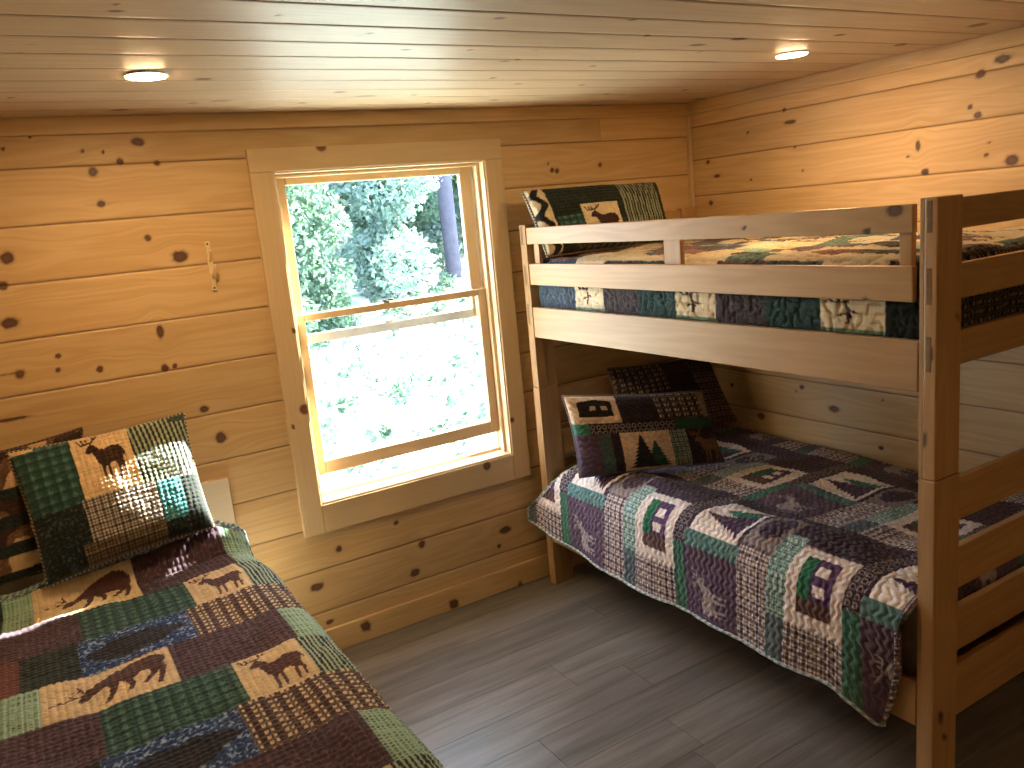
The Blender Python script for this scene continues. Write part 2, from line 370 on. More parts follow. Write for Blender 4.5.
backing(ceil, [((X0 - .1, Y0 - .1, ZC + .007), (XR + .1, Yo, ZC + .12))], MAT['ceil'])

# floor: grey wood-look planks laid along x, one mesh
def make_floor():
    m, nt, b = new_mat('grey_vinyl_plank')
    at = N_(nt, 'ShaderNodeAttribute', attribute_name='g'); rn = N_(nt, 'ShaderNodeAttribute', attribute_name='rnd')
    def mp(s):
        q = N_(nt, 'ShaderNodeMapping'); nt.links.new(at.outputs['Vector'], q.inputs[0]); q.inputs['Scale'].default_value = s
        n = N_(nt, 'ShaderNodeTexNoise'); n.inputs['Scale'].default_value = 1.0; n.inputs['Detail'].default_value = 5; n.inputs['Distortion'].default_value = 0.4
        nt.links.new(q.outputs[0], n.inputs['Vector']); return n.outputs['Fac']
    a = mp((1.6, 22, 1)); c = mp((5, 120, 1)); d = mp((2.2, 5, 1))
    f = math_(nt, 'ADD', math_(nt, 'MULTIPLY', a, 0.75), math_(nt, 'MULTIPLY', c, 0.45)); f = math_(nt, 'ADD', f, math_(nt, 'MULTIPLY', d, 0.3))
    r = N_(nt, 'ShaderNodeMapRange'); nt.links.new(f, r.inputs[0]); r.inputs[1].default_value = 0.45; r.inputs[2].default_value = 1.05
    cc = mixc(nt, r.outputs[0], (0.085, 0.072, 0.062), (0.27, 0.245, 0.22))
    h = N_(nt, 'ShaderNodeHueSaturation'); nt.links.new(cc, h.inputs['Color']); nt.links.new(math_(nt, 'MULTIPLY_ADD', rn.outputs['Fac'], 0.26, 0.86), h.inputs['Value'])
    nt.links.new(h.outputs[0], b.inputs['Base Color']); b.inputs['Roughness'].default_value = 0.33
    bp = N_(nt, 'ShaderNodeBump'); bp.inputs['Strength'].default_value = 0.15; bp.inputs['Distance'].default_value = 0.002
    nt.links.new(c, bp.inputs['Height']); nt.links.new(bp.outputs[0], b.inputs['Normal'])
    V = []; F = []; G = []; R = []
    ys = [2.045 + 0.186 * k for k in range(-30, 8)]
    fixed = {2: 1.583, 1: 1.806, -1: 1.70}
    rs = np.random.RandomState(5); L = 1.95; gp = 0.0011
    for k in range(-30, 7):
        ya, yb = 2.045 + 0.186 * k, 2.045 + 0.186 * (k + 1)
        if yb < Y0 or ya > YW: continue
        ya = max(ya, Y0); yb = min(yb, YW)
        x = fixed.get(k, rs.uniform(0, L)); x -= L * math.ceil((x - X0) / L)
        while x < XR:
            xa, xb = max(x, X0), min(x + L, XR); x += L
            if xb - xa < 0.01: continue
            o = rs.uniform(0, 30, 2); rr = rs.rand()
            n = len(V)
            ring = [(xa, ya), (xb, ya), (xb, yb), (xa, yb)]
            ins = [(xa + gp, ya + gp), (xb - gp, ya + gp), (xb - gp, yb - gp), (xa + gp, yb - gp)]
            for (p, z) in [(q, -0.002) for q in ring] + [(q, 0.0) for q in ins]:
                V.append((p[0], p[1], z)); G.append((p[0] + o[0], p[1] + o[1], 0)); R.append(rr)
            F += [[n + 4, n + 5, n + 6, n + 7]] + [[n + i, n + (i + 1) % 4, n + 4 + (i + 1) % 4, n + 4 + i] for i in range(4)]
    o = np_mesh('floor', np.array(V), F, m, None, {'g': ('FLOAT_VECTOR', np.array(G)), 'rnd': ('FLOAT', np.array(R))})
    tag(o, kind='structure')
    timber('subfloor', (X0 - .1, Y0 - .1, -.12), (XR + .1, YW + .13, -.004), MAT['subfloor'], o, step=5, bevel=0)
make_floor()

def trimpiece(name, lo, hi, knots=None, mat='wall', bevel=0.003):
    o = timber(name, lo, hi, MAT[mat], None, knots=knots, bevel=bevel); return tag(o, kind='structure')
trimpiece('baseboard_back', (X0, 3.302, 0), (XR, YW, 0.112), [(a, 3.302, z, r, q) for a, z, r, q in KN_BASE], bevel=0.005)
trimpiece('baseboard_right', (XR - .018, Y0, 0), (XR, 3.30, 0.112))
trimpiece('baseboard_left', (X0, Y0, 0), (X0 + .018, 3.30, 0.112))
trimpiece('trim_1', (X0, 3.30, 2.20), (XR, YW, ZC))
trimpiece('trim_2', (XR - .018, Y0, 2.20), (XR, 3.298, ZC))
trimpiece('trim_3', (XR - .022, 3.298, 0.113), (XR - .001, YW, 2.199), mat='casing')

# ------------------------------------------------------------------ window
win = empty('window_1', (1.43, 3.4, 0.67), kind='structure')
wk = [(a, 3.30, z, r, q) for a, z, r, q in KN_CASE]
cf, cb = 3.30, 3.322
timber('casing', (0.868, cf, 0.545), (0.957, cb, 2.037), MAT['casing'], win, knots=wk, step=.01)
timber('casing', (1.907, cf, 0.545), (1.997, cb, 2.037), MAT['casing'], win, knots=wk, step=.01)
timber('casing', (0.868, cf, 2.0375), (1.997, cb, 2.125), MAT['casing'], win, knots=wk, step=.01)
timber('casing', (0.9575, cf, 0.545), (1.9065, cb, 0.668), MAT['casing'], win, knots=wk, step=.01)
ja, jb = 3.306, 3.444
timber('jamb', (0.938, ja, 0.66), (0.965, jb, 2.058), MAT['sash'], win, axis=2, step=.05)
timber('jamb', (1.899, ja, 0.66), (1.926, jb, 2.058), MAT['sash'], win, axis=2, step=.05)
timber('jamb', (0.966, ja, 2.03), (1.898, jb, 2.058), MAT['sash'], win, axis=0, step=.05)
timber('sill', (0.966, ja, 0.652), (1.898, 3.47, 0.676), MAT['sash'], win, axis=0, step=.05)
for x in (0.9655, 1.8845): timber('window_stop', (x, 3.345, 0.677), (x + .013, 3.368, 2.029), MAT['sash'], win, step=.1, bevel=.002)
timber('window_stop', (0.979, 3.345, 2.016), (1.884, 3.368, 2.029), MAT['sash'], win, step=.1, bevel=.002)
timber('window_stop', (0.9655, 3.4085, 0.677), (0.975, 3.4105, 2.029), MAT['aluminium'], win, step=.1, bevel=0)
timber('window_stop', (1.888, 3.4085, 0.677), (1.898, 3.4105, 2.029), MAT['aluminium'], win, step=.1, bevel=0)
timber('sill_track', (0.966, 3.40, 0.677), (1.898, 3.41, 0.690), MAT['sash'], win, step=.1, bevel=.001)
def glass_mat():
    m = bpy.data.materials.new('window_glass'); m.use_nodes = True; nt = m.node_tree; nt.nodes.clear()
    out = N_(nt, 'ShaderNodeOutputMaterial'); t = N_(nt, 'ShaderNodeBsdfTransparent'); g = N_(nt, 'ShaderNodeBsdfGlossy'); g.inputs['Roughness'].default_value = 0.02
    t.inputs[0].default_value = (0.97, 0.985, 0.98, 1)
    fr = N_(nt, 'ShaderNodeFresnel'); fr.inputs[0].default_value = 1.45
    n = N_(nt, 'ShaderNodeTexNoise'); n.inputs['Scale'].default_value = 3
    bp = N_(nt, 'ShaderNodeBump'); bp.inputs['Strength'].default_value = 0.02; nt.links.new(n.outputs['Fac'], bp.inputs['Height']); nt.links.new(bp.outputs[0], g.inputs['Normal'])
    mx = N_(nt, 'ShaderNodeMixShader'); geo = N_(nt, 'ShaderNodeNewGeometry'); nt.links.new(math_(nt, 'MULTIPLY', fr.outputs[0], math_(nt, 'SUBTRACT', 1.0, geo.outputs['Backfacing'])), mx.inputs[0]); nt.links.new(t.outputs[0], mx.inputs[1]); nt.links.new(g.outputs[0], mx.inputs[2]); nt.links.new(mx.outputs[0], out.inputs[0])
    return m
MAT['glass'] = glass_mat()
def sash(name, ya, yb, x0, x1, z0, z1, sw, rb, rt):
    """frame in one mesh (stiles run through, rails between), glass as its sub-part"""
    V = []; F = []; Gq = []
    def bx(lo, hi, ax):
        n = len(V); r = rng.uniform(0, 9)
        for i in (0, 1):
            for j in (0, 1):
                for k in (0, 1):
                    p = (hi[0] if i else lo[0], hi[1] if j else lo[1], hi[2] if k else lo[2]); V.append(p)
                    Gq.append((p[ax] + r, p[1] + p[0 if ax == 2 else 2] + r, p[1]))
        F.extend([[n + a for a in f] for f in ((0, 1, 3, 2), (4, 6, 7, 5), (0, 4, 5, 1), (2, 3, 7, 6), (0, 2, 6, 4), (1, 5, 7, 3))])
    bx((x0, ya, z0), (x0 + sw, yb, z1), 2); bx((x1 - sw, ya, z0), (x1, yb, z1), 2)
    bx((x0 + sw, ya + .001, z0), (x1 - sw, yb, z0 + rb), 0); bx((x0 + sw, ya + .001, z1 - rt), (x1 - sw, yb, z1), 0)
    o = np_mesh(name, np.array(V), F, MAT['sash'], win, {'g': ('FLOAT_VECTOR', np.array(Gq))})
    m = o.modifiers.new('b', 'BEVEL'); m.width = 0.004; m.segments = 2
    ym = (ya + yb) / 2
    lo = (x0 + sw - .004, ym - .002, z0 + rb - .004); hi = (x1 - sw + .004, ym + .002, z1 - rt + .004)
    g = timber('glass_pane', lo, hi, MAT['glass'], None, axis=0, step=5, bevel=0)
    g.parent = o
    return o
lower = sash('lower_sash', 3.372, 3.408, 0.967, 1.897, 0.776, 1.466, 0.054, 0.058, 0.030)
upper = sash('upper_sash', 3.411, 3.438, 0.967, 1.897, 1.336, 2.029, 0.066, 0.040, 0.040)
cr = timber('white_rail_strip', (1.034, 3.4095, 1.337), (1.830, 3.4112, 1.3755), MAT['aluminium'], None, step=1, bevel=0); cr.parent = upper  # thin white strip set on the front of the upper sash's bottom rail
def child_of(o, p): o.parent = p; o.location = (0, 0, 0); return o
lk = lathe('sash_lock', [(0.014, 0), (0.014, 0.006), (0.009, 0.009), (0.004, 0.010)], MAT['iron'], None, loc=(1.395, 3.385, 1.466), seg=16); child_of(lk, lower)
lv = tube('lock_lever', [(1.375, 3.38, 1.474), (1.40, 3.382, 1.476), (1.425, 3.378, 1.475)], 0.004, MAT['iron']); child_of(lv, lower)
kp = timber('lock_keeper', (1.385, 3.4045, 1.370), (1.425, 3.411, 1.386), MAT['white'], None, step=1, bevel=.002); child_of(kp, upper)

# ------------------------------------------------------------------ downlights
def lamp_mat():
    m = bpy.data.materials.new('led_disc'); m.use_nodes = True; nt = m.node_tree; nt.nodes.clear()
    out = N_(nt, 'ShaderNodeOutputMaterial'); e = N_(nt, 'ShaderNodeEmission'); e.inputs[0].default_value = LAMP_COL + (1,); e.inputs[1].default_value = LAMP_STRENGTH
    nt.links.new(e.outputs[0], out.inputs[0]); return m
MAT['led'] = lamp_mat()
def downlight(x, y, label):
    t = empty('ceiling_light', (x, y, ZC), label, 'ceiling light', 'recessed downlights in the ceiling')
    lathe('trim_ring', [(0.0525, -0.003), (0.053, -0.006), (0.056, -0.006), (0.058, 0.0)], MAT['white'], t, loc=(x, y, ZC), seg=40)
    lathe('lens', [(0.052, -0.0075), (0.052, -0.004)], MAT['led'], t, loc=(x, y, ZC), seg=40)
for (x, y, l) in LIGHTS: downlight(x, y, l)

# ------------------------------------------------------------------ hook on the wall
hk = empty('coat_hook', (0.672, YW, 1.705), 'slim brass coat hook screwed to the pine wall left of the window', 'hook')
V = []; F = []
bk = timber('back_plate', (0.664, YW - .009, 1.612), (0.682, YW + .001, 1.798), MAT['brass'], hk, step=.05, bevel=.002)
tube('hook_arm', [(0.673, YW - .006, 1.675), (0.673, YW - .02, 1.668), (0.675, YW - .04, 1.675), (0.678, YW - .048, 1.70), (0.680, YW - .046, 1.712)], 0.005, MAT['brass'], hk)
tube('hook_arm', [(0.673, YW - .006, 1.72), (0.673, YW - .022, 1.74), (0.674, YW - .03, 1.765)], 0.0045, MAT['brass'], hk)
for z in (1.622, 1.788): lathe('screw', [(0.0055, 0), (0.0055, 0.002), (0.003, 0.0035)], MAT['iron'], hk, loc=(0.673, YW - .006, z), seg=12, axis='Y')

# ------------------------------------------------------------------ bunk bed
bunk = empty('bunk_bed', (2.54, 2.25, 0), 'tall pine bunk bed with guard rails and ladder-like end boards by the right wall', 'bunk bed')
BK = [(2.013, y, z, r, q) for y, z, r, q in KN_RAIL]
PK = [(2.013, 1.285, 1.10, .02, .01), (2.05, 1.256, 0.27, .02, .012), (2.07, 1.256, 0.20, .012, .01), (2.013, 1.27, 1.335, .012, .01), (2.10, 1.256, 1.42, .012, .008), (2.013, 1.28, .42, .01, .008)]
xa, xb = 2.013, 2.123
ZS = 0.99
def post(x0, x1, y0, y1, inner):
    timber('post', (x0 - .001, y0 - .001, 0.0), (x1 + .006, y1 + .001, ZS - .001), MAT['bunk'], bunk, axis=2, knots=PK, bevel=.004)
    timber('post', (x0, y0, ZS + .001), (x1, y1, 1.738), MAT['bunk'], bunk, axis=2, knots=PK, bevel=.004)
post(2.013, 2.123, 1.251, 1.288, 0); post(2.013, 2.123, 3.200, 3.236, 0)
post(2.963, 3.073, 1.256, 1.288, 0); post(2.963, 3.073, 3.200, 3.236, 0)
# inner upright strip beside each front post
for (ya, yb) in ((1.2885, 1.300), (3.188, 3.1995)):
    timber('post_strip', (2.014, ya, 0.99), (2.06, yb, 1.737), MAT['bunk'], bunk, axis=2, bevel=.0008)
    timber('post_strip', (2.014, ya, 0.0), (2.06, yb, .988), MAT['bunk'], bunk, axis=2, bevel=.0008)
yn, yf = 1.262, 3.206
EB = [(1.650, 1.730), (1.466, 1.560), (1.288, 1.382), (0.842, 0.966), (0.635, 0.762), (0.440, 0.575), (0.228, 0.393)]
for (z0, z1) in EB:
    timber('end_board', (2.126, yn, z0), (2.962, yn + .022, z1), MAT['bunk'], bunk, axis=0)
    timber('end_board', (2.126, yf, z0), (2.962, yf + .022, z1), MAT['bunk'], bunk, axis=0)
MAT['plug'] = wood('end_grain', (0.25, 0.155, 0.07), (0.17, 0.10, 0.045), rough=0.8, contrast=0.8)
for (z0, z1) in EB[:2] + [EB[2]]:
    for y in (1.266, 3.209):
        timber('joint_plug', (2.0118, y, z0), (2.02, y + .014, z1), MAT['plug'], bunk, axis=1, bevel=.0008)
def rail(name, z0, z1, x0, x1, y0, y1, kn=BK): return timber(name, (x0, y0, z0), (x1, y1, z1), MAT['bunk'], bunk, axis=1, knots=kn, step=.012)
rail('guard_rail', 1.651, 1.724, 2.013, 2.034, 1.319, 3.180)
rail('guard_rail', 1.470, 1.565, 2.013, 2.034, 1.319, 3.180)
rail('side_rail', 1.229, 1.368, 2.015, 2.038, 1.304, 3.184)
rail('side_rail', 0.228, 0.368, 2.015, 2.038, 1.304, 3.184)
rail('side_rail', 1.229, 1.368, 3.05, 3.072, 1.289, 3.199)
rail('side_rail', 0.228, 0.368, 3.05, 3.072, 1.289, 3.199)
for (y0, y1) in ((1.335, 1.372), (2.212, 2.300), (3.120, 3.160)):
    timber('guard_block', (2.0345, y0, 1.470), (2.054, y1, 1.724), MAT['bunk'], bunk, axis=2, bevel=.003)
for zz in (1.26, 0.30):
    for k in range(11):
        y = 1.34 + k * 0.18; timber('slat', (2.0385, y, zz), (3.0495, y + .09, zz + .019), MAT['bunk'], bunk, axis=0, step=.5)
# ------------------------------------------------------------------ patterned cloth
def inpoly(u, v, pts):
    r = np.zeros(u.shape, bool); n = len(pts)
    for i in range(n):
        (x1, y1), (x2, y2) = pts[i], pts[(i + 1) % n]
        if y1 == y2: continue
        c = ((y1 > v) != (y2 > v)) & (u < (x2 - x1) * (v - y1) / (y2 - y1) + x1)
        r ^= c
    return r
def seg(u, v, a, b, w, asp=1.0):
    ax, ay = a; bx_, by = b; dx, dy = bx_ - ax, (by - ay) * asp
    t = np.clip(((u - ax) * dx + (v - ay) * asp * dy) / (dx * dx + dy * dy + 1e-9), 0, 1)
    return np.hypot(u - ax - t * dx, (v - ay) * asp - t * dy) < w
GRAZE = [(.96, .70), (.955, .80), (.90, .90), (.80, .93), (.68, .90), (.58, .84), (.50, .76), (.42, .64), (.36, .52), (.335, .55), (.31, .47), (.27, .38), (.255, .30), (.29, .27),
         (.34, .31), (.40, .40), (.46, .45), (.50, .42), (.49, .28), (.44, .10), (.48, .10), (.54, .26), (.575, .46), (.62, .42), (.645, .30), (.62, .19), (.66, .19), (.69, .32), (.68, .46),
         (.75, .54), (.81, .54), (.82, .44), (.73, .26), (.77, .25), (.87, .42), (.885, .46), (.865, .28), (.84, .17), (.88, .17), (.92, .34), (.945, .50), (.93, .62)]
ELK = [(.90, .66), (.85, .72), (.70, .74), (.55, .70), (.46, .72), (.40, .80), (.34, .84), (.33, .90), (.30, .84), (.22, .78), (.18, .70), (.22, .67), (.30, .68), (.34, .60), (.37, .48),
       (.42, .40), (.43, .22), (.41, .06), (.46, .06), (.48, .24), (.49, .38), (.53, .36), (.54, .20), (.53, .08), (.57, .08), (.585, .24), (.59, .40), (.70, .42), (.74, .34), (.72, .20), (.72, .08),
       (.76, .08), (.78, .22), (.79, .32), (.83, .30), (.84, .18), (.83, .10), (.87, .10), (.88, .26), (.87, .42), (.90, .52), (.94, .46), (.93, .58)]
def deer_graze(u, v):
    m = inpoly(u, v, GRAZE)
    for a, b in [((.30, .44), (.06, .40)), ((.24, .43), (.20, .55)), ((.15, .415), (.10, .48)), ((.31, .50), (.27, .72)), ((.285, .60), (.22, .62)), ((.29, .58), (.235, .52))]: m |= seg(u, v, a, b, .009, .7)
    return m
def elk(u, v):
    m = inpoly(u, v, ELK)
    for a, b in [((.30, .88), (.14, .86)), ((.14, .86), (.08, .97)), ((.20, .87), (.17, .97)), ((.32, .88), (.40, .93)), ((.40, .93), (.47, 1.0)), ((.40, .93), (.39, 1.0)), ((.26, .875), (.25, .96))]: m |= seg(u, v, a, b, .016, 1.0)
    return m
def tree_shape(u, v, cx, w, h, base=.08):
    t = (v - base) / h; saw = (t * 9) % 1.0
    return (t > 0) & (t < 1) & (np.abs(u - cx) < w * (1 - t) * (0.72 + 0.42 * (1 - saw)))
C3 = lambda *a: np.array(a)
def setc(C, m, c): C[m] = c
def P_brown(a, b, base=(.060, .034, .047), thr=(.17, .11, .12)):
    n = vnoise(a / .011, b / .011, 3); k = sstep(.13, .04, np.abs(n))[..., None] * 0.6
    return np.array(base) * (1 - k) + np.array(thr) * k
def P_green(a, b, base=(.010, .044, .042), hi=(.11, .22, .17)):
    la = sstep(.35, .1, np.abs((a / .034) % 1 - .5)); lb = sstep(.35, .1, np.abs((b / .034) % 1 - .5))
    th = .5 + .5 * np.sign(np.sin(a * 2 * np.pi / .0085)) * np.sign(np.sin(b * 2 * np.pi / .0085))
    k = (.12 * (la + lb) + .75 * la * lb * th + .08 * th)[..., None]
    return np.array(base) * (1 - k) + np.array(hi) * k
def P_dots(a, b, base=(.055, .028, .032), hi=(.62, .50, .33)):
    ca = (a / .040) % 1; cb = (b / .025) % 1
    k = ((((ca < .24) | ((ca > .42) & (ca < .56))) & (cb < .50)) * 1.0)
    ln = ((np.abs(ca - .33) < .035) | (np.abs(cb - .75) < .07)) * .22
    k = np.maximum(k, ln)[..., None]
    return np.array(base) * (1 - k) + np.array(hi) * k
def P_mint(a, b):
    base = np.array((.20, .34, .27)); ca = (a / .0125) % 1; cb = (b / .0125) % 1
    k = ((ca < .4) & (cb < .4)) * .85; l = ((np.abs(ca - .7) < .12) | (np.abs(cb - .7) < .12)) * 1.0
    c = base + l[..., None] * np.array((.16, .18, .12)); k = k[..., None] * (vnoise(a / .05, b / .05, 9) > -.3)[..., None]
    return c * (1 - k) + np.array((.04, .07, .045)) * k
def P_stripe(a, b, c1=(.34, .44, .33), c2=(.022, .028, .034), per=.0135):
    k = (((a / per) % 1) < .52)[..., None] * 1.0; return np.array(c1) * (1 - k) + np.array(c2) * k
def P_blue(a, b):
    n = vnoise(a / .006, b / .006, 21); k = sstep(.35, .6, n)[..., None]
    return np.array((.022, .05, .15)) * (1 - k) + np.array((.28, .40, .60)) * k
def P_dark(a, b):
    k = (((a + b) / .01) % 1 < .3)[..., None] * .5
    return np.array((.012, .018, .016)) * (1 - k) + np.array((.05, .075, .05)) * k
def P_cream(a, b, base=(.62, .49, .30)):
    k = ((((a / .012) % 1) < .12) | (((b / .012) % 1) < .12))[..., None] * .16 + (.12 * vnoise(a / .02, b / .02, 4))[..., None]
    return np.array(base) * (1 - k)
def P_plaid(a, b, base=(.075, .045, .075), hi=(.78, .68, .62), per=.030):
    ca = (a / per) % 1; cb = (b / per) % 1
    A_ = ((ca < .28) | ((ca > .42) & (ca < .70))) * 1.0; B_ = ((cb < .28) | ((cb > .42) & (cb < .70))) * 1.0
    k = (A_ * B_ * .92 + .22 * (A_ + B_) * (1 - A_ * B_))[..., None]
    return np.array(base) * (1 - k) + np.array(hi) * k
def P_chain(a, b, base=(.05, .032, .05), hi=(.40, .33, .30)):
    ca = (a / .026) % 1 - .5; cb = (b / .026) % 1 - .5; r = np.hypot(ca, cb)
    k = sstep(.10, .03, np.abs(r - .33))[..., None] * .8
    return np.array(base) * (1 - k) + np.array(hi) * k
def blend(C, m, src): C[m] = src[m]

def paint_deer_quilt(x, y):
    p = .2267; r = np.floor((3.12 - y) / p).astype(int); v = 1 - ((3.12 - y) / p - r); ty = r % 3
    C = P_brown(x, y)
    BR = C.copy(); GR = P_green(x, y); DO = P_dots(x, y); MI = P_mint(x, y); ST = P_stripe(x + (y * .02), y); BL = P_blue(x, y); DK = P_dark(x, y); CR = P_cream(x, y)
    RB = P_brown(x, y, (.13, .045, .035)); NV = P_dark(x, y) + np.array((.0, .015, .035)); TE = P_blue(x, y) * np.array((.6, .8, .5))
    q = ty == 0
    blend(C, q & (x < -.125), MI); blend(C, q & (x < -.215), DK)
    m = q & (x > -.125) & (x < .2); blend(C, m, CR); setc(C, m & deer_graze((x + .125) / .325, v), C3(.075, .035, .034))
    blend(C, q & (x > .52), MI); blend(C, q & (x > .63), TE)
    q = ty == 1
    blend(C, q & (x > 0), GR); m = q & (x > .33) & (x < .51); blend(C, m, CR); setc(C, m & elk((x - .33) / .18 * 1.0, v * 1.04 - .0), C3(.085, .04, .042))
    blend(C, q & (x > .51), ST); blend(C, q & (x > .64), NV); blend(C, q & (x < -.25), GR)
    q = ty == 2
    blend(C, q & (x > -.17) & (x < -.02), DK); blend(C, q & (x < -.17), RB)
    m = q & (x >= -.02) & (x < .29); blend(C, m, BL)
    u = (x + .02) / .31; mm = m & (((u - .5) / .42) ** 2 + ((v - .5) / .26) ** 2 + .35 * vnoise(u * 6, v * 6, 2) < 1); setc(C, mm, C3(.018, .018, .026))
    blend(C, q & (x >= .29), DO); blend(C, q & (x > .63), BL * .8)
    return C

PW = (.82, .72, .66)
def paint_cabin_quilt(s, y):
    ub = (y - .76) % .75; sp = np.where(s < .62, s, (s - .66) % .66)
    DKP = P_brown(s, y, (.060, .036, .058), (.16, .12, .14)); C = DKP.copy()
    PL = P_plaid(s, y); TL = P_plaid(s, y, (.10, .22, .21), (.54, .66, .60), .022); TE = P_brown(s, y, (.10, .20, .19), (.20, .33, .31)); GN = P_brown(s, y, (.06, .17, .12), (.15, .31, .24))
    PU = P_brown(s, y, (.115, .072, .118), (.19, .14, .20)); CH = P_chain(s, y); WH = P_cream(s, y, PW); GY = P_brown(s, y, (.26, .21, .20), (.38, .32, .30))
    q = ub < .215
    m = q & (sp < .14); blend(C, m, PL)
    m = q & (sp >= .14) & (sp < .41); blend(C, m, WH)
    Pn = ub / .215; Q = (sp - .14) / .27
    sh = m & (Pn > .20) & (Pn < .80) & (Q > .16) & (Q < .86) & (((Pn - .5) / .38) ** 4 + ((Q - .5) / .40) ** 4 < 1.0)
    setc(C, sh, C3(.10, .05, .12)); setc(C, sh & (Pn > .58), C3(.03, .15, .08)); setc(C, sh & (Q < .34), C3(.13, .07, .06))
    for a in (.40, .62): setc(C, m & (Pn > .32) & (Pn < .52) & (Q > a) & (Q < a + .13), C3(*PW))
    q = (ub >= .215) & (ub < .295)
    blend(C, q & (sp < .14), (PU + TE) * .5); blend(C, q & (sp >= .14) & (sp < .43), TL)
    q = (ub >= .295) & (ub < .425)
    blend(C, q & (sp < .33), PL); m = q & (sp >= .33) & (sp < .56); blend(C, m, GY)
    Pn = (ub - .295) / .13; Q = (sp - .33) / .23
    setc(C, m & (((Pn - .5) / .40) ** 2 + ((Q - .55) / .32) ** 2 + .5 * vnoise(Pn * 4, Q * 4, 6) < 1), C3(.07, .042, .07))
    q = (ub >= .425) & (ub < .69)
    m = q & (sp < .25); blend(C, m, PU); Pn = (ub - .425) / .265; Q = sp / .25
    setc(C, m & elk(1 - (Q - .05) * 1.45, (Pn - .16) * 1.45), C3(.36, .30, .30))
    blend(C, q & (sp >= .25) & (sp < .31), TE)
    m = q & (sp >= .31) & (sp < .55) & (ub > .445) & (ub < .675); blend(C, m, WH); Pn = (ub - .445) / .23; Q = (sp - .31) / .24
    setc(C, m & tree_shape(Q, Pn, .62, .26, .66), C3(.03, .17, .11)); setc(C, m & tree_shape(Q, Pn, .38, .30, .84), C3(.075, .04, .085))
    q = ub >= .69
    blend(C, q & (sp < .25), GN); blend(C, q & (sp >= .25), CH)
    return C

def worms(a, b, sc, seed=0):
    n = vnoise(a / sc, b / sc, seed) + .45 * vnoise(a / sc * 2.1 + 5, b / sc * 2.1, seed + 1)
    return np.clip(np.abs(n) / .38, 0, 1) ** .6
def scallop(a, b):
    n = np.sin(np.pi * b / .027 + 0.75 * np.sin(2 * np.pi * a / .036 + 2 * vnoise(a / .09, b / .05, 18)) + 1.1 * vnoise(a / .05, b / .05, 8))
    return np.abs(n) ** .8
def cloth(name, P, C, keep=None, label=None, cat='quilt', thick=0.008, flip=False, group=None):
    nu, nv = P.shape[:2]
    C4 = np.concatenate([np.clip(C, 0, 1), np.ones(C.shape[:2] + (1,))], -1)
    F = grid_faces(nu, nv, keep, flip)
    V = P.reshape(-1, 3); q = V[F]
    area = np.linalg.norm(np.cross(q[:, 1] - q[:, 0], q[:, 3] - q[:, 0]), axis=1)
    F = F[area > 1e-9]
    used = np.unique(F); idx = np.full(len(V), -1); idx[used] = np.arange(len(used))
    o = np_mesh(name, V[used], idx[F], MAT['fabric'], None, {'Col': ('FLOAT_COLOR', C4.reshape(-1, 4)[used])}, smooth=True)
    if thick: m = o.modifiers.new('t', 'SOLIDIFY'); m.thickness = thick; m.offset = -1
    return tag(o, label, cat, group)
def normals(P):
    a = np.gradient(P, axis=0); b = np.gradient(P, axis=1); n = np.cross(a, b); return n / (np.linalg.norm(n, axis=2)[..., None] + 1e-9)

def bend(d, r, L):
    """arc length d past the start of a downward fold of radius r -> (horizontal, drop)"""
    q = np.clip(d, 0, r * np.pi / 2); h = r * np.sin(q / r); z = r * (1 - np.cos(q / r)); z = z + np.maximum(d - r * np.pi / 2, 0)
    return h, z

# --- single bed, its mattress and quilt
bed = empty('single_bed', (0.09, 2.2, 0), 'single bed with a low pale wooden headboard against the window wall', 'bed')
timber('headboard', (-0.40, 3.288, 0.30), (0.602, 3.314, 0.886), MAT['headboard'], bed, axis=0, step=.03, bevel=.004)
for x in (-0.40, 0.54): timber('leg', (x, 3.245, 0.0), (x + .055, 3.287, 0.42), MAT['headboard'], bed, axis=2)
for x in (-0.40, 0.54): timber('leg', (x, 1.17, 0.0), (x + .055, 1.225, 0.42), MAT['headboard'], bed, axis=2)
for x in (-0.40, 0.57): timber('side_rail', (x, 1.226, 0.28), (x + .022, 3.244, 0.42), MAT['headboard'], bed, axis=1)
timber('foot_rail', (-0.345, 1.18, 0.28), (0.539, 1.205, 0.42), MAT['headboard'], bed, axis=0)
for k in range(8): timber('slat', (-0.377, 1.3 + k * .25, 0.385), (0.569, 1.39 + k * .25, 0.405), MAT['headboard'], bed, axis=0, step=.5)
def mattress(name, lo, hi, label, r=.05):
    bm = bmesh.new(); bmesh.ops.create_cube(bm, size=1)
    for v in bm.verts: v.co = Vector([(lo[i] + hi[i]) / 2 + v.co[i] * (hi[i] - lo[i]) for i in range(3)])
    bmesh.ops.bevel(bm, geom=list(bm.edges), offset=r, segments=5, affect='EDGES', profile=.5)
    me = bpy.data.meshes.new(name); bm.to_mesh(me); bm.free(); me.materials.append(MAT['mattress'])
    for p in me.polygons: p.use_smooth = True
    o = bpy.data.objects.new(name, me); col.objects.link(o); tag(o, label, 'mattress')
    return o
mattress('mattress', (-0.40, 1.18, 0.406), (0.575, 3.255, 0.635), 'mattress of the single bed, under the deer quilt')

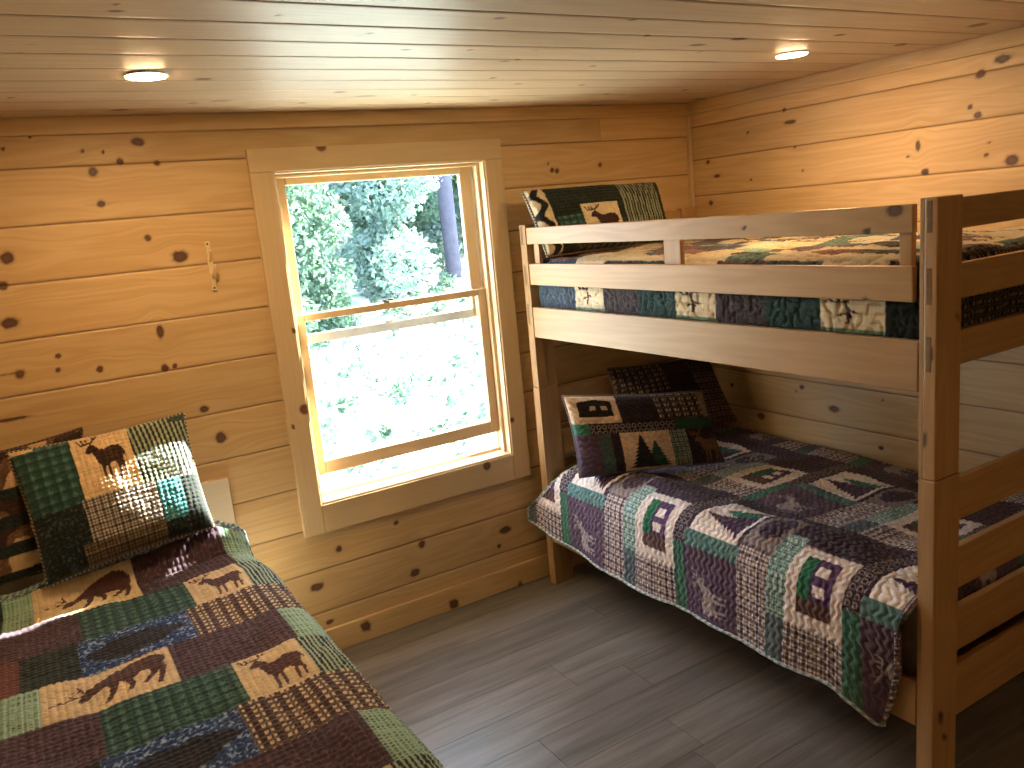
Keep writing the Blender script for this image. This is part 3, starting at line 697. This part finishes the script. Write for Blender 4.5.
def left_quilt():
    s = np.arange(-0.44, 0.98, .0032); t = np.arange(0.92, 3.13, .0032)
    Sg, T = np.meshgrid(s, t, indexing='ij')
    hx, dzx = bend(Sg - .555, .065, 0); x = np.minimum(Sg, .555) + hx
    hy, dzy = bend(1.22 - T, .07, 0); y = np.maximum(T, 1.22) - hy
    hh, dzh = bend(T - 3.09, .02, 0); y = np.where(T > 3.09, 3.09 + hh, y)
    zt = .664 + np.interp(Sg, [-.44, -.1, .5, .56], [.035, .05, .105, .085]) * sstep(3.0, 3.09, T) + .010 * vnoise(x / .22, T / .25, 31) + .005 * vnoise(x / .08, T / .09, 33)
    zt += .012 * np.exp(-((Sg - .50) / .05) ** 2)
    x = x * (1 - .05 * sstep(2.8, 3.1, T))
    z = zt - np.maximum(dzx, dzy) - dzh
    x = x + np.where(dzx > .05, .010 * np.sin(T * 22) + .008 * vnoise(T / .12, T * 0, 5), 0) * np.clip(dzx / .3, 0, 1)
    P = np.stack([x, y, z], -1); n = normals(P)
    h = .55 * worms(Sg, T, .026, 41) + .75 * (np.abs(np.sin(np.pi * Sg / .018)) * np.abs(np.sin(np.pi * T / .018))) ** .6
    P = P + n * (h * .0050)[..., None]
    # fold the head edge back over itself as a thick rolled hem
    C = paint_deer_quilt(Sg, T + .045 * sstep(2.98, 3.06, T))
    hem = T > 3.078
    lt = np.stack([.10 + .3 * (vnoise(Sg / .01, T / .01, 5) > 0), .20 + .25 * (vnoise(Sg / .01, T / .01, 5) > 0), .26 + .2 * (vnoise(Sg / .01, T / .01, 5) > 0)], -1)
    C = np.where(hem[..., None], lt, C)
    o = cloth('deer_quilt', P, C, label='patchwork quilt with deer panels spread over the single bed', group=None)
    e = P[:, np.argmin(np.abs(t - 3.088))]; tube('binding', e[::4][:, :] + np.array([0, .004, .002]), .008, MAT['rope'], o, colA=(.42, .52, .50), colB=(.10, .16, .20), pitch=.02)
    tube('binding', np.array([P[-1, k] for k in range(0, P.shape[1], 6)]), .005, MAT['rope'], o, colA=(.30, .36, .30), colB=(.06, .06, .06), pitch=.02)
MAT['rope'] = MAT['fabric']
left_quilt()

# --- pillows
def pillow(name, BL, BR, TR, TL, thick, paint, label, ropeA, ropeB, group='patchwork pillows', n=(150, 120), relief='worms', pinch=.06, sag=0.0, power=.42):
    BL, BR, TR, TL = [np.array(p, float) for p in (BL, BR, TR, TL)]
    a = np.linspace(-1, 1, n[0]); b = np.linspace(-1, 1, n[1]); A, B = np.meshgrid(a, b, indexing='ij')
    A2 = A * (1 - pinch * (1 - B ** 2)); B2 = B * (1 - pinch * 1.1 * (1 - A ** 2))
    u = (A2 + 1) / 2; v = (B2 + 1) / 2
    def bil(u, v): return (BL * ((1 - u) * (1 - v))[..., None] + BR * (u * (1 - v))[..., None] + TR * (u * v)[..., None] + TL * ((1 - u) * v)[..., None])
    nn = np.cross(BR - BL, TL - BL); nn /= np.linalg.norm(nn)
    w = np.linalg.norm(BR - BL); h = np.linalg.norm(TL - BL)
    f = np.clip((1 - A ** 2) * (1 - B ** 2), 0, 1) ** power
    lump = 1 + .08 * vnoise(A * 2 + 3, B * 2 + 3, 12) + .035 * vnoise(A * 6, B * 5, 13) + sag * (-B) * .35
    aa, bb = u * w, v * h
    rl = (.5 * worms(aa, bb, .022, 17) + .7 * (np.abs(np.sin(np.pi * aa / .017)) * np.abs(np.sin(np.pi * bb / .017))) ** .6) if relief == 'worms' else scallop(aa, bb)
    Pf = bil(u, v) + nn * ((thick / 2) * f * lump + .006 * rl * np.clip(f * 3, 0, 1))[..., None]
    Pb = bil(u, v) - nn * ((thick / 2) * f)[..., None]
    Cf = paint(u, v, aa, bb); Cb = P_brown(aa, bb)
    nu, nv = n; V = np.concatenate([Pf.reshape(-1, 3), Pb.reshape(-1, 3)])
    I = np.arange(nu * nv).reshape(nu, nv); Ib = I + nu * nv; Ib[0] = I[0]; Ib[-1] = I[-1]; Ib[:, 0] = I[:, 0]; Ib[:, -1] = I[:, -1]
    Ff = np.stack([I[:-1, :-1], I[1:, :-1], I[1:, 1:], I[:-1, 1:]], -1).reshape(-1, 4)
    Fb = np.stack([Ib[:-1, :-1], Ib[:-1, 1:], Ib[1:, 1:], Ib[1:, :-1]], -1).reshape(-1, 4)
    F = np.concatenate([Ff, Fb]); used = np.unique(F); idx = np.full(len(V), -1); idx[used] = np.arange(len(used))
    C = np.concatenate([Cf.reshape(-1, 3), Cb.reshape(-1, 3)]); C = np.concatenate([np.clip(C, 0, 1), np.ones((len(C), 1))], -1)
    o = np_mesh(name, V[used], idx[F], MAT['fabric'], None, {'Col': ('FLOAT_COLOR', C[used])}, smooth=True)
    tag(o, label, 'pillow', group)
    loop = np.concatenate([Pf[:, 0], Pf[-1, 1:], Pf[::-1, -1][1:], Pf[0, ::-1][1:-1]])
    tube('piping', loop[::2], .0055, MAT['rope'], o, closed=True, colA=ropeA, colB=ropeB, pitch=.014)
    return o
BLK = (.014, .013, .014)
def paint_p1(u, v, a, b):
    C = P_dark(a, b) * .8
    GR = P_green(a, b); CR = P_cream(a, b, (.72, .52, .29)); ST = P_stripe(a + .03 * v, b, (.33, .40, .27), (.02, .022, .02), .0155); PL = P_plaid(a, b, (.04, .035, .03), (.55, .50, .42), .022)
    NV = P_dark(a, b) * .7 + (vnoise(a / .006, b / .006, 3) > .5)[..., None] * np.array((.03, .05, .07)); TE = P_brown(a, b, (.05, .22, .24), (.30, .50, .50)); BR = P_plaid(a, b, (.05, .035, .028), (.22, .17, .10), .022)
    C = NV.copy()
    blend(C, (v > .46) & (u < .32), GR); blend(C, (v > .955) & (u < .13), CR)
    m = (v > .47) & (u >= .32) & (u < .64); blend(C, m, CR); setc(C, m & elk((u - .32) / .32 * 1.15 - .06, (v - .47) / .53 * 1.22 - .10), C3(.045, .022, .018))
    blend(C, (v > .45) & (u >= .64), ST); setc(C, (v > .93) & (u > .90), C3(.03, .06, .045))
    blend(C, (v <= .47) & (u > .30) & (u < .72), PL); blend(C, (v < .16) & (u > .24) & (u < .72), BR); blend(C, (v < .45) & (v > .14) & (u >= .72) & (u < .86), TE)
    blend(C, (v < .45) & (u >= .86), P_dark(a, b) * .8)
    return C
def paint_p2(u, v, a, b):
    C = P_brown(a, b, (.13, .065, .035), (.25, .15, .09)); n = vnoise(a / .07, b / .045, 19)
    setc(C, n > .25, C3(.55, .38, .2)); setc(C, n < -.3, C3(.04, .02, .015)); blend(C, ((v * 5) % 1 < .45) & (v < .8), P_dark(a, b)); return C
def paint_top(u, v, a, b):
    C = P_dark(a, b) * .8; GR = P_green(a, b); CR = P_cream(a, b, (.60, .50, .32)); ST = P_stripe(a, b, (.24, .27, .18), (.02, .022, .02), .016)
    blend(C, (u < .10), CR); setc(C, (u < .10) & (np.abs(u - .05 - .02 * np.sin(v * 20)) < .022), C3(*BLK)); blend(C, (u > .12) & (u < .30) & (v > .10) & (v < .50), GR)
    m = (u > .30) & (u < .57) & (v > .04) & (v < .64); blend(C, m, CR); setc(C, m & elk((u - .30) / .27, (v - .04) / .60 * 1.1 - .04), C3(.04, .02, .018))
    blend(C, (u >= .62) & (u < .94) & (v > .25), ST); blend(C, (v < .26) & (u > .2), P_dots(a, b, (.02, .015, .015), (.2, .16, .1))); return C
def paint_low(u, v, a, b):
    C = P_brown(a, b, (.028, .018, .026), (.06, .045, .05)); CR = P_cream(a, b, (.70, .52, .36)); GN = P_brown(a, b, (.04, .17, .11), (.1, .28, .2)); PU = P_brown(a, b, (.085, .05, .085), (.15, .10, .14))
    DO = P_dots(a, b, (.03, .02, .022), (.45, .35, .26)); CH = P_chain(a, b, (.03, .022, .03), (.42, .34, .30)); TP = P_plaid(a, b, (.03, .09, .08), (.42, .45, .36), .022)
    blend(C, (v > .66) & (u < .34), CR); s = (v > .66) & (u > .07) & (u < .30) & (v > .74) & (v < .95 - .25 * np.abs(u - .19)); setc(C, s, C3(.02, .02, .02))
    for q in (.15, .225): setc(C, s & (u > q) & (u < q + .04) & (v > .82) & (v < .87), C3(.55, .42, .30))
    blend(C, (v > .66) & (u > .60) & (u < .93), DO); blend(C, (v > .66) & (u > .93), P_cream(a, b, (.30, .22, .16)))
    blend(C, (v > .52) & (v < .66) & (u < .12), GN); blend(C, (v > .53) & (v < .66) & (u >= .12) & (u < .70), CH); blend(C, (v > .52) & (v < .66) & (u >= .70), GN * .5)
    blend(C, (v <= .52) & (u < .16), PU); blend(C, (v <= .52) & (u >= .16) & (u < .24), GN * .4 + PU * .5)
    m = (v <= .53) & (v > .03) & (u > .30) & (u < .64); blend(C, m, CR); p, q = (u - .30) / .34, (v - .03) / .50
    setc(C, m & tree_shape(p, q, .66, .26, .70), C3(.025, .10, .065)); setc(C, m & tree_shape(p, q, .40, .27, .88), C3(.018, .022, .022))
    blend(C, (v <= .52) & (u >= .64) & (u < .76), TP)
    m = (v < .52) & (u >= .76); setc(C, m & elk((u - .76) / .24, v / .5), C3(.14, .075, .03)); return C
def paint_low2(u, v, a, b):
    C = P_brown(a, b, (.028, .018, .026), (.06, .045, .05)); blend(C, (v > .55) & (u < .45), P_dots(a, b, (.03, .02, .022), (.32, .25, .18))); blend(C, (v > .6) & (u > .7), P_chain(a, b, (.025, .02, .025), (.22, .18, .15)))
    blend(C, (v < .75) & (u > .72), P_plaid(a, b, (.03, .02, .025), (.25, .18, .15), .03)); return C

pillow('deer_pillow', (-.066, 3.025, .735), (.478, 3.045, .785), (.476, 3.250, 1.178), (-.104, 3.250, 1.157), .20, paint_p1,
       'patchwork pillow with a standing elk panel, in front on the single bed', (.50, .45, .35), (.02, .02, .02), n=(190, 160), sag=.5, pinch=.045)
pillow('quilted_pillow', (-.42, 3.12, .72), (.06, 3.19, .735), (.135, 3.275, 1.19), (-.38, 3.262, 1.165), .06, paint_p2,
       'brown quilted pillow behind the elk pillow, against the headboard', (.16, .10, .06), (.05, .03, .02), n=(120, 110))
# --- lower bunk
mattress('mattress', (2.06, 1.345, 0.3195), (3.04, 3.195, 0.575), 'mattress on the lower bunk, under the cabin quilt')
mattress('mattress', (2.068, 1.345, 1.2795), (3.04, 3.195, 1.54), 'mattress on the top bunk, under its dark quilt')
def low_quilt():
    s = np.arange(0, 1.44, .0037); y0 = np.arange(1.08, 3.285, .0037)
    Sg, T = np.meshgrid(s, y0, indexing='ij')
    # head edge runs on a slant down the side and stays clear of the far post
    tmax = np.interp(Sg, [0, .08, .20, .34, .46, .50, 2], [3.285, 3.28, 3.15, 3.00, 2.97, 3.17, 3.17])
    tmin = np.interp(Sg, [0, .05, .12, .25, .36, .42, .45, 2], [1.40, 1.37, 1.342, 1.328, 1.306, 1.306, 1.308, 1.315])
    y = np.clip(T, tmin, tmax)
    hy, dzy = bend(1.36 - T, .045, 0); wt = sstep(.43, .50, Sg); y = np.where(T < 1.37, y * (1 - wt) + (np.maximum(T, 1.36) - hy) * wt, y)
    crest = .41; d = crest - Sg                 # distance down from the crest
    r = .105; xc = 2.072; zc = .640
    q = np.clip(d, 0, r * np.pi / 2); xs = xc - r * np.sin(q / r); zs = zc - r * (1 - np.cos(q / r))
    rest = np.maximum(d - r * np.pi / 2, 0); Lr = crest - r * np.pi / 2
    hem = np.interp(y, [1.33, 1.37, 1.41, 1.47, 1.56, 1.9, 2.5, 2.9, 3.1, 3.29], [.27, .215, .185, .235, .268, .266, .262, .285, .30, .33])
    zs = zs - rest / Lr * ((zc - r) - hem)
    fl = (rest / Lr); xs = xs - fl * (.012 + .010 * np.sin(T * 7.5 + 1) + .006 * np.sin(T * 19)) - np.where(T < 1.5, fl * .05 * sstep(1.5, 1.36, T), 0) * -1.0
    xs = np.minimum(xs, 2.006 + np.where(d < .12, .2, 0))
    top = d <= 0
    xt = xc + (Sg - crest); drop = .045 * sstep(2.2, 2.9, xt) ; 
    zt = zc - .030 * sstep(2.08, 2.35, xt) - drop * .6 + .012 * vnoise(xt / .2, T / .22, 51) * sstep(2.1, 2.3, xt) + .006 * vnoise(xt / .09, T / .09, 52) + .02 * np.exp(-((xt - 2.16) / .10) ** 2) * (.5 + .5 * np.sin(T * 8.0))
    x = np.where(top, xt, xs); z = np.where(top, zt, zs)
    z = z + np.where(d < .12, .006 * vnoise(Sg / .1, T / .1, 55), 0)
    z = z - np.minimum(dzy, .20) * wt
    x = np.minimum(x, 3.125)
    P = np.stack([x, y, z], -1); n = normals(P); flipn = n[..., 2:3].mean() < 0
    if flipn: n = -n
    P = P + n * (scallop(Sg, T) * .0062)[..., None]
    C = paint_cabin_quilt(Sg, T + .04 * sstep(.30, .45, Sg) * 0)
    o = cloth('cabin_quilt', P, C, label='quilt with cabins, pine trees and plum plaid, hanging over the lower bunk', flip=flipn)
    tube('binding', P[0, ::5], .006, MAT['rope'], o, colA=(.55, .60, .58), colB=(.20, .28, .30), pitch=.03)
    e = np.array([P[i, np.argmax(P[i, :, 1])] for i in range(0, 135, 4)])
    tube('binding', e, .005, MAT['rope'], o, colA=(.50, .52, .50), colB=(.22, .26, .28), pitch=.03)
low_quilt()
pillow('cabin_pillow', (1.950, 2.82, .655), (2.560, 2.57, .632), (2.565, 2.70, .935), (1.935, 2.88, 1.01), .15, paint_low,
       'patchwork pillow with a pair of pine trees, in front on the lower bunk', (.10, .08, .09), (.20, .17, .16), group='pillows on the lower bunk', n=(190, 140), relief='scallop', sag=.3, power=.34, pinch=.04)
pillow('plaid_pillow', (2.36, 3.03, .690), (3.02, 2.93, .665), (3.035, 3.14, .975), (2.40, 3.17, 1.015), .13, paint_low2,
       'dark plaid pillow leaning behind the pine tree pillow on the lower bunk', (.20, .15, .12), (.06, .05, .05), group='pillows on the lower bunk', n=(140, 110), relief='scallop', sag=.2)

# --- upper bunk
def paint_upper(s, y, side):
    xs = s; C = P_brown(xs, y, (.05, .04, .045), (.13, .11, .12))
    DT = P_brown(xs, y, (.02, .05, .05), (.06, .12, .11)); BLU = P_brown(xs, y, (.04, .055, .08), (.13, .19, .24)); CR = P_cream(xs, y, (.66, .56, .38)); GR = P_green(xs, y)
    blend(C, side & (y > 2.886), BLU); blend(C, side & (y > 2.691) & (y <= 2.886), CR); blend(C, side & (y > 2.265) & (y <= 2.478), DT); blend(C, side & (y > 2.065) & (y <= 2.265), CR)
    blend(C, side & (y > 1.635) & (y <= 1.849), DT); blend(C, side & (y > 1.42) & (y <= 1.635), CR); blend(C, side & (y <= 1.42), P_dark(xs, y))
    for (ya, w) in ((1.42, .215), (2.065, .20), (2.691, .195)):
        u = (y - ya) / w; v = s / .115
        m = side & (u > 0) & (u < 1); setc(C, m & (v < .13), C3(.14, .24, .18))
        for a, b in [((.52, 1.0), (.60, .72)), ((.60, .72), (.55, .45)), ((.55, .45), (.58, .25)), ((.58, .6), (.44, .52)), ((.60, .8), (.82, .78)), ((.7, .8), (.74, .92)), ((.58, .5), (.72, .44)), ((.8, .78), (.88, .86))]:
            setc(C, m & seg(u, v, a, b, .030), C3(.05, .025, .022))
        setc(C, m & (((u - .48) / .22) ** 2 + ((v - 1.02) / .17) ** 2 < 1), C3(.05, .025, .022))
    t = ~side; D = paint_deer_quilt(s - .62, y + .15); lit_patch = (np.random.RandomState(3).rand(40, 40)[(np.floor(s / .105).astype(int)) % 40, (np.floor(y / .17 + .5 * (np.floor(s / .105) % 2)).astype(int)) % 40] > .62)[..., None]; D = np.where(lit_patch, D * .25 + np.array((.60, .52, .34)) * .75, D * .85); D = np.where(D.sum(-1, keepdims=True) < .25, D * 1.3 + np.array((.05, .035, .02)) * .5, D); C[t] = D[t]  # random cream patches; they also paint in lamplight catching the quilting lumps
    return C
def up_quilt():
    s = np.arange(0, 1.26, .005); y0 = np.arange(1.03, 3.17, .005)
    Sg, T = np.meshgrid(s, y0, indexing='ij')
    crest = .24; d = crest - Sg; r = .05; xc = 2.105; zc = 1.578
    q = np.clip(d, 0, r * np.pi / 2); xs = xc - r * np.sin(q / r); zs = zc - r * (1 - np.cos(q / r)) - np.maximum(d - r * np.pi / 2, 0)
    xt = xc + (Sg - crest)
    hy, dzy = bend(1.36 - T, .05, 0); y = np.maximum(T, 1.36) - hy
    zt = zc + .008 * vnoise(xt / .16, T / .2, 61) + .007 * vnoise(xt / .06, T / .09, 62) - .05 * sstep(2.98, 3.08, xt)
    z = np.where(d > 0, zs, zt) - dzy; z = np.maximum(z, 1.30); x = np.where(d > 0, xs, xt)
    x = np.minimum(x, 3.14); x = np.where(d > 0, np.minimum(x, xc), x)
    P = np.stack([x, y, z], -1); n = normals(P); fl = n[..., 2:3].mean() < 0
    if fl: n = -n
    P = P + n * (worms(Sg, T, .024, 71) * .008)[..., None]
    C = paint_upper(Sg, T, d > .03)
    m = (T < 1.34) & (d <= .0); C = np.where(m[..., None], P_dots(Sg, T, (.02, .016, .018), (.22, .17, .11)), C)
    o = cloth('dark_quilt', P, C, label='dark patchwork quilt with cream deer blocks on the top bunk', flip=fl)
    tube('binding', P[-1, ::5] + np.array([-.004, 0, .012]), .010, MAT['rope'], o, colA=(.60, .48, .32), colB=(.015, .015, .015), pitch=.05)
up_quilt()
pillow('elk_pillow', (2.035, 3.06, 1.595), (2.740, 3.05, 1.590), (2.775, 3.175, 1.872), (2.015, 3.185, 1.882), .15, paint_top,
       'dark patchwork pillow with an elk panel on the top bunk', (.50, .42, .30), (.02, .02, .02), group=None, n=(150, 110), pinch=.03, power=.30)

# ------------------------------------------------------------------ outside the window
def make_ground():
    m, nt, b = new_mat('stony_grass')
    tc = N_(nt, 'ShaderNodeTexCoord'); n = N_(nt, 'ShaderNodeTexNoise'); n.inputs['Scale'].default_value = 1.6; n.inputs['Detail'].default_value = 6; nt.links.new(tc.outputs['Object'], n.inputs['Vector'])
    r = N_(nt, 'ShaderNodeMapRange'); r.inputs[1].default_value = .45; r.inputs[2].default_value = .62; nt.links.new(n.outputs['Fac'], r.inputs[0])
    nt.links.new(mixc(nt, r.outputs[0], (.56, .54, .50), (.24, .38, .24)), b.inputs['Base Color']); b.inputs['Roughness'].default_value = .95
    x = np.linspace(-6, 34, 110); y = np.linspace(3.62, 34, 90); X, Y = np.meshgrid(x, y, indexing='ij')
    Z = -.55 + .05 * vnoise(X / 1.1, Y / 1.1, 81) + .18 * np.maximum(Y - 7, 0)
    o = np_mesh('ground_outside', np.stack([X, Y, Z], -1).reshape(-1, 3), grid_faces(110, 90), m, None, smooth=True); tag(o, kind='structure')
make_ground()
def leaf_mat(name, c):
    m, nt, b = new_mat(name)
    tc = N_(nt, 'ShaderNodeTexCoord'); n = N_(nt, 'ShaderNodeTexNoise'); n.inputs['Scale'].default_value = 1.3; nt.links.new(tc.outputs['Object'], n.inputs['Vector'])
    nt.links.new(mixc(nt, n.outputs['Fac'], tuple(x * .6 for x in c), tuple(min(1, x * 1.4) for x in c)), b.inputs['Base Color'])
    b.inputs['Roughness'].default_value = .6
    tr = N_(nt, 'ShaderNodeBsdfTranslucent'); tr.inputs[0].default_value = (c[0] * 1.2, c[1] * 1.3, c[2] * .9, 1)
    mx = N_(nt, 'ShaderNodeMixShader'); mx.inputs[0].default_value = .35; out = nt.nodes['Material Output']
    nt.links.new(b.outputs[0], mx.inputs[1]); nt.links.new(tr.outputs[0], mx.inputs[2]); nt.links.new(mx.outputs[0], out.inputs[0]); return m
LM = [leaf_mat('leaf_deep', (.10, .17, .13)), leaf_mat('leaf_fresh', (.20, .28, .18)), leaf_mat('leaf_blue', (.14, .22, .21))]
MAT['bark'] = plain('grey_bark', (.055, .055, .085), .9, nscale=12, namp=.4, bump=.6)
def leaves(name, blobs, count, size, mat, parent, seed):
    rs = np.random.RandomState(seed); w = np.array([b[3] ** 2 for b in blobs]); w = w / w.sum()
    pick = rs.choice(len(blobs), count, p=w); B = np.array(blobs)[pick]
    d = rs.normal(size=(count, 3)); d /= np.linalg.norm(d, axis=1)[:, None]; rad = B[:, 3] * rs.uniform(.55, 1.05, count)
    c = B[:, :3] + d * rad[:, None] * np.array([1, 1, .85])
    a = rs.normal(size=(count, 3)); a /= np.linalg.norm(a, axis=1)[:, None]; b = np.cross(a, rs.normal(size=(count, 3))); b /= np.linalg.norm(b, axis=1)[:, None]
    sz = size * rs.uniform(.6, 1.4, count)[:, None]
    V = np.stack([c - a * sz, c + b * sz * .5, c + a * sz, c - b * sz * .5], 1).reshape(-1, 3)
    return np_mesh(name, V, np.arange(count * 4).reshape(-1, 4), mat, parent)
def tree(name, x, y, h, r, mat, seed, label, trunk=.10, low=.25, count=5000, size=.11, cat='tree', group=None, parts='trunk'):
    z0 = -.62 + .18 * max(y - 7, 0); t = empty(name, (x, y, z0), label, cat, group); rs = np.random.RandomState(seed)
    pts = [(x + rs.uniform(-.05, .05) * k, y + rs.uniform(-.05, .05) * k, z0 + h * .9 * k / 5) for k in range(6)]
    tube(parts, pts, trunk, MAT['bark'], t, seg=10)
    if trunk > .05:
        for k in range(5):
            zz = z0 + h * (low + .12 * k); aa = rs.uniform(0, 6.28); rr = r * .7
            tube('branch', [(x, y, zz), (x + rr * .5 * math.cos(aa), y + rr * .5 * math.sin(aa), zz + .25), (x + rr * math.cos(aa), y + rr * math.sin(aa), zz + .7)], trunk * .35, MAT['bark'], t, seg=6)
    bl = []
    for k in range(26):
        f = rs.uniform(low, 1.0); aa = rs.uniform(0, 6.28); q = r * (1 - .45 * f) * rs.uniform(0, .8)
        bl.append((x + q * math.cos(aa), y + q * math.sin(aa), z0 + h * f, r * rs.uniform(.22, .42)))
    leaves('foliage', bl, count, size, mat, t, seed + 1)
GT = 'trees and bushes beyond the window'
tree('slender_tree', 7.2, 14.0, 11, 2.2, LM[2], 3, 'tall tree with a straight bare grey trunk, seen through the right of the upper pane', trunk=.145, low=.60, count=2500, group=None)
spots = [(3.2, 11.5, 3.2, 1.5, 0, 'leafy bush nearest the left edge of the upper pane'), (5.2, 16.5, 6.5, 2.6, 1, 'pale green tree behind the bushes at the left of the window view'),
         (5.4, 13.2, 3.0, 1.5, 2, 'blue green bush low in the middle of the upper pane'), (9.3, 18.5, 7.5, 3.0, 1, 'bright green tree behind the straight grey trunk'),
         (9.0, 15.0, 3.2, 1.6, 0, 'dark bush at the foot of the straight grey trunk'), (12.5, 19.0, 6.0, 3.0, 2, 'broad tree at the right edge of the window view'),
         (2.0, 18.0, 7.0, 3.0, 2, 'tall tree hidden partly by the left window frame'), (7.2, 21.5, 9.0, 3.2, 0, 'deep green tree furthest back in the middle of the view'),
         (8.0, 16.3, 3.4, 1.9, 2, 'grey green bush just left of and behind the straight grey trunk'), (6.6, 15.2, 2.4, 1.3, 0, 'small dark bush on the slope left of the grey trunk'), (10.6, 18.0, 3.6, 2.2, 0, 'dark thicket right behind the base of the grey trunk')]
for i, (x, y, h, r, k, l) in enumerate(spots):
    tree('bushy_tree' if h > 4 else 'leafy_bush', x, y, h, r, LM[k], 20 + i * 3, l, trunk=.12 if h > 4 else .04, low=.10 if h > 4 else .04, count=26000 if h > 4 else 14000, size=.09 if h > 4 else .055, cat='tree' if h > 4 else 'bush', group=GT)
rs = np.random.RandomState(77)
gp = []
for k in range(420):
    y = rs.uniform(6, 14); x = y * .42 + rs.uniform(-2.2, 2.8); gp.append((x, y, -.5 + .18 * max(y - 7, 0), rs.uniform(.05, .16)))
o = leaves('ground_weeds', gp, 9000, .05, LM[0], None, 78); tag(o, 'low green weeds scattered over the pale ground outside the window', 'weeds', kind='stuff')
# eave of the cabin roof over the window
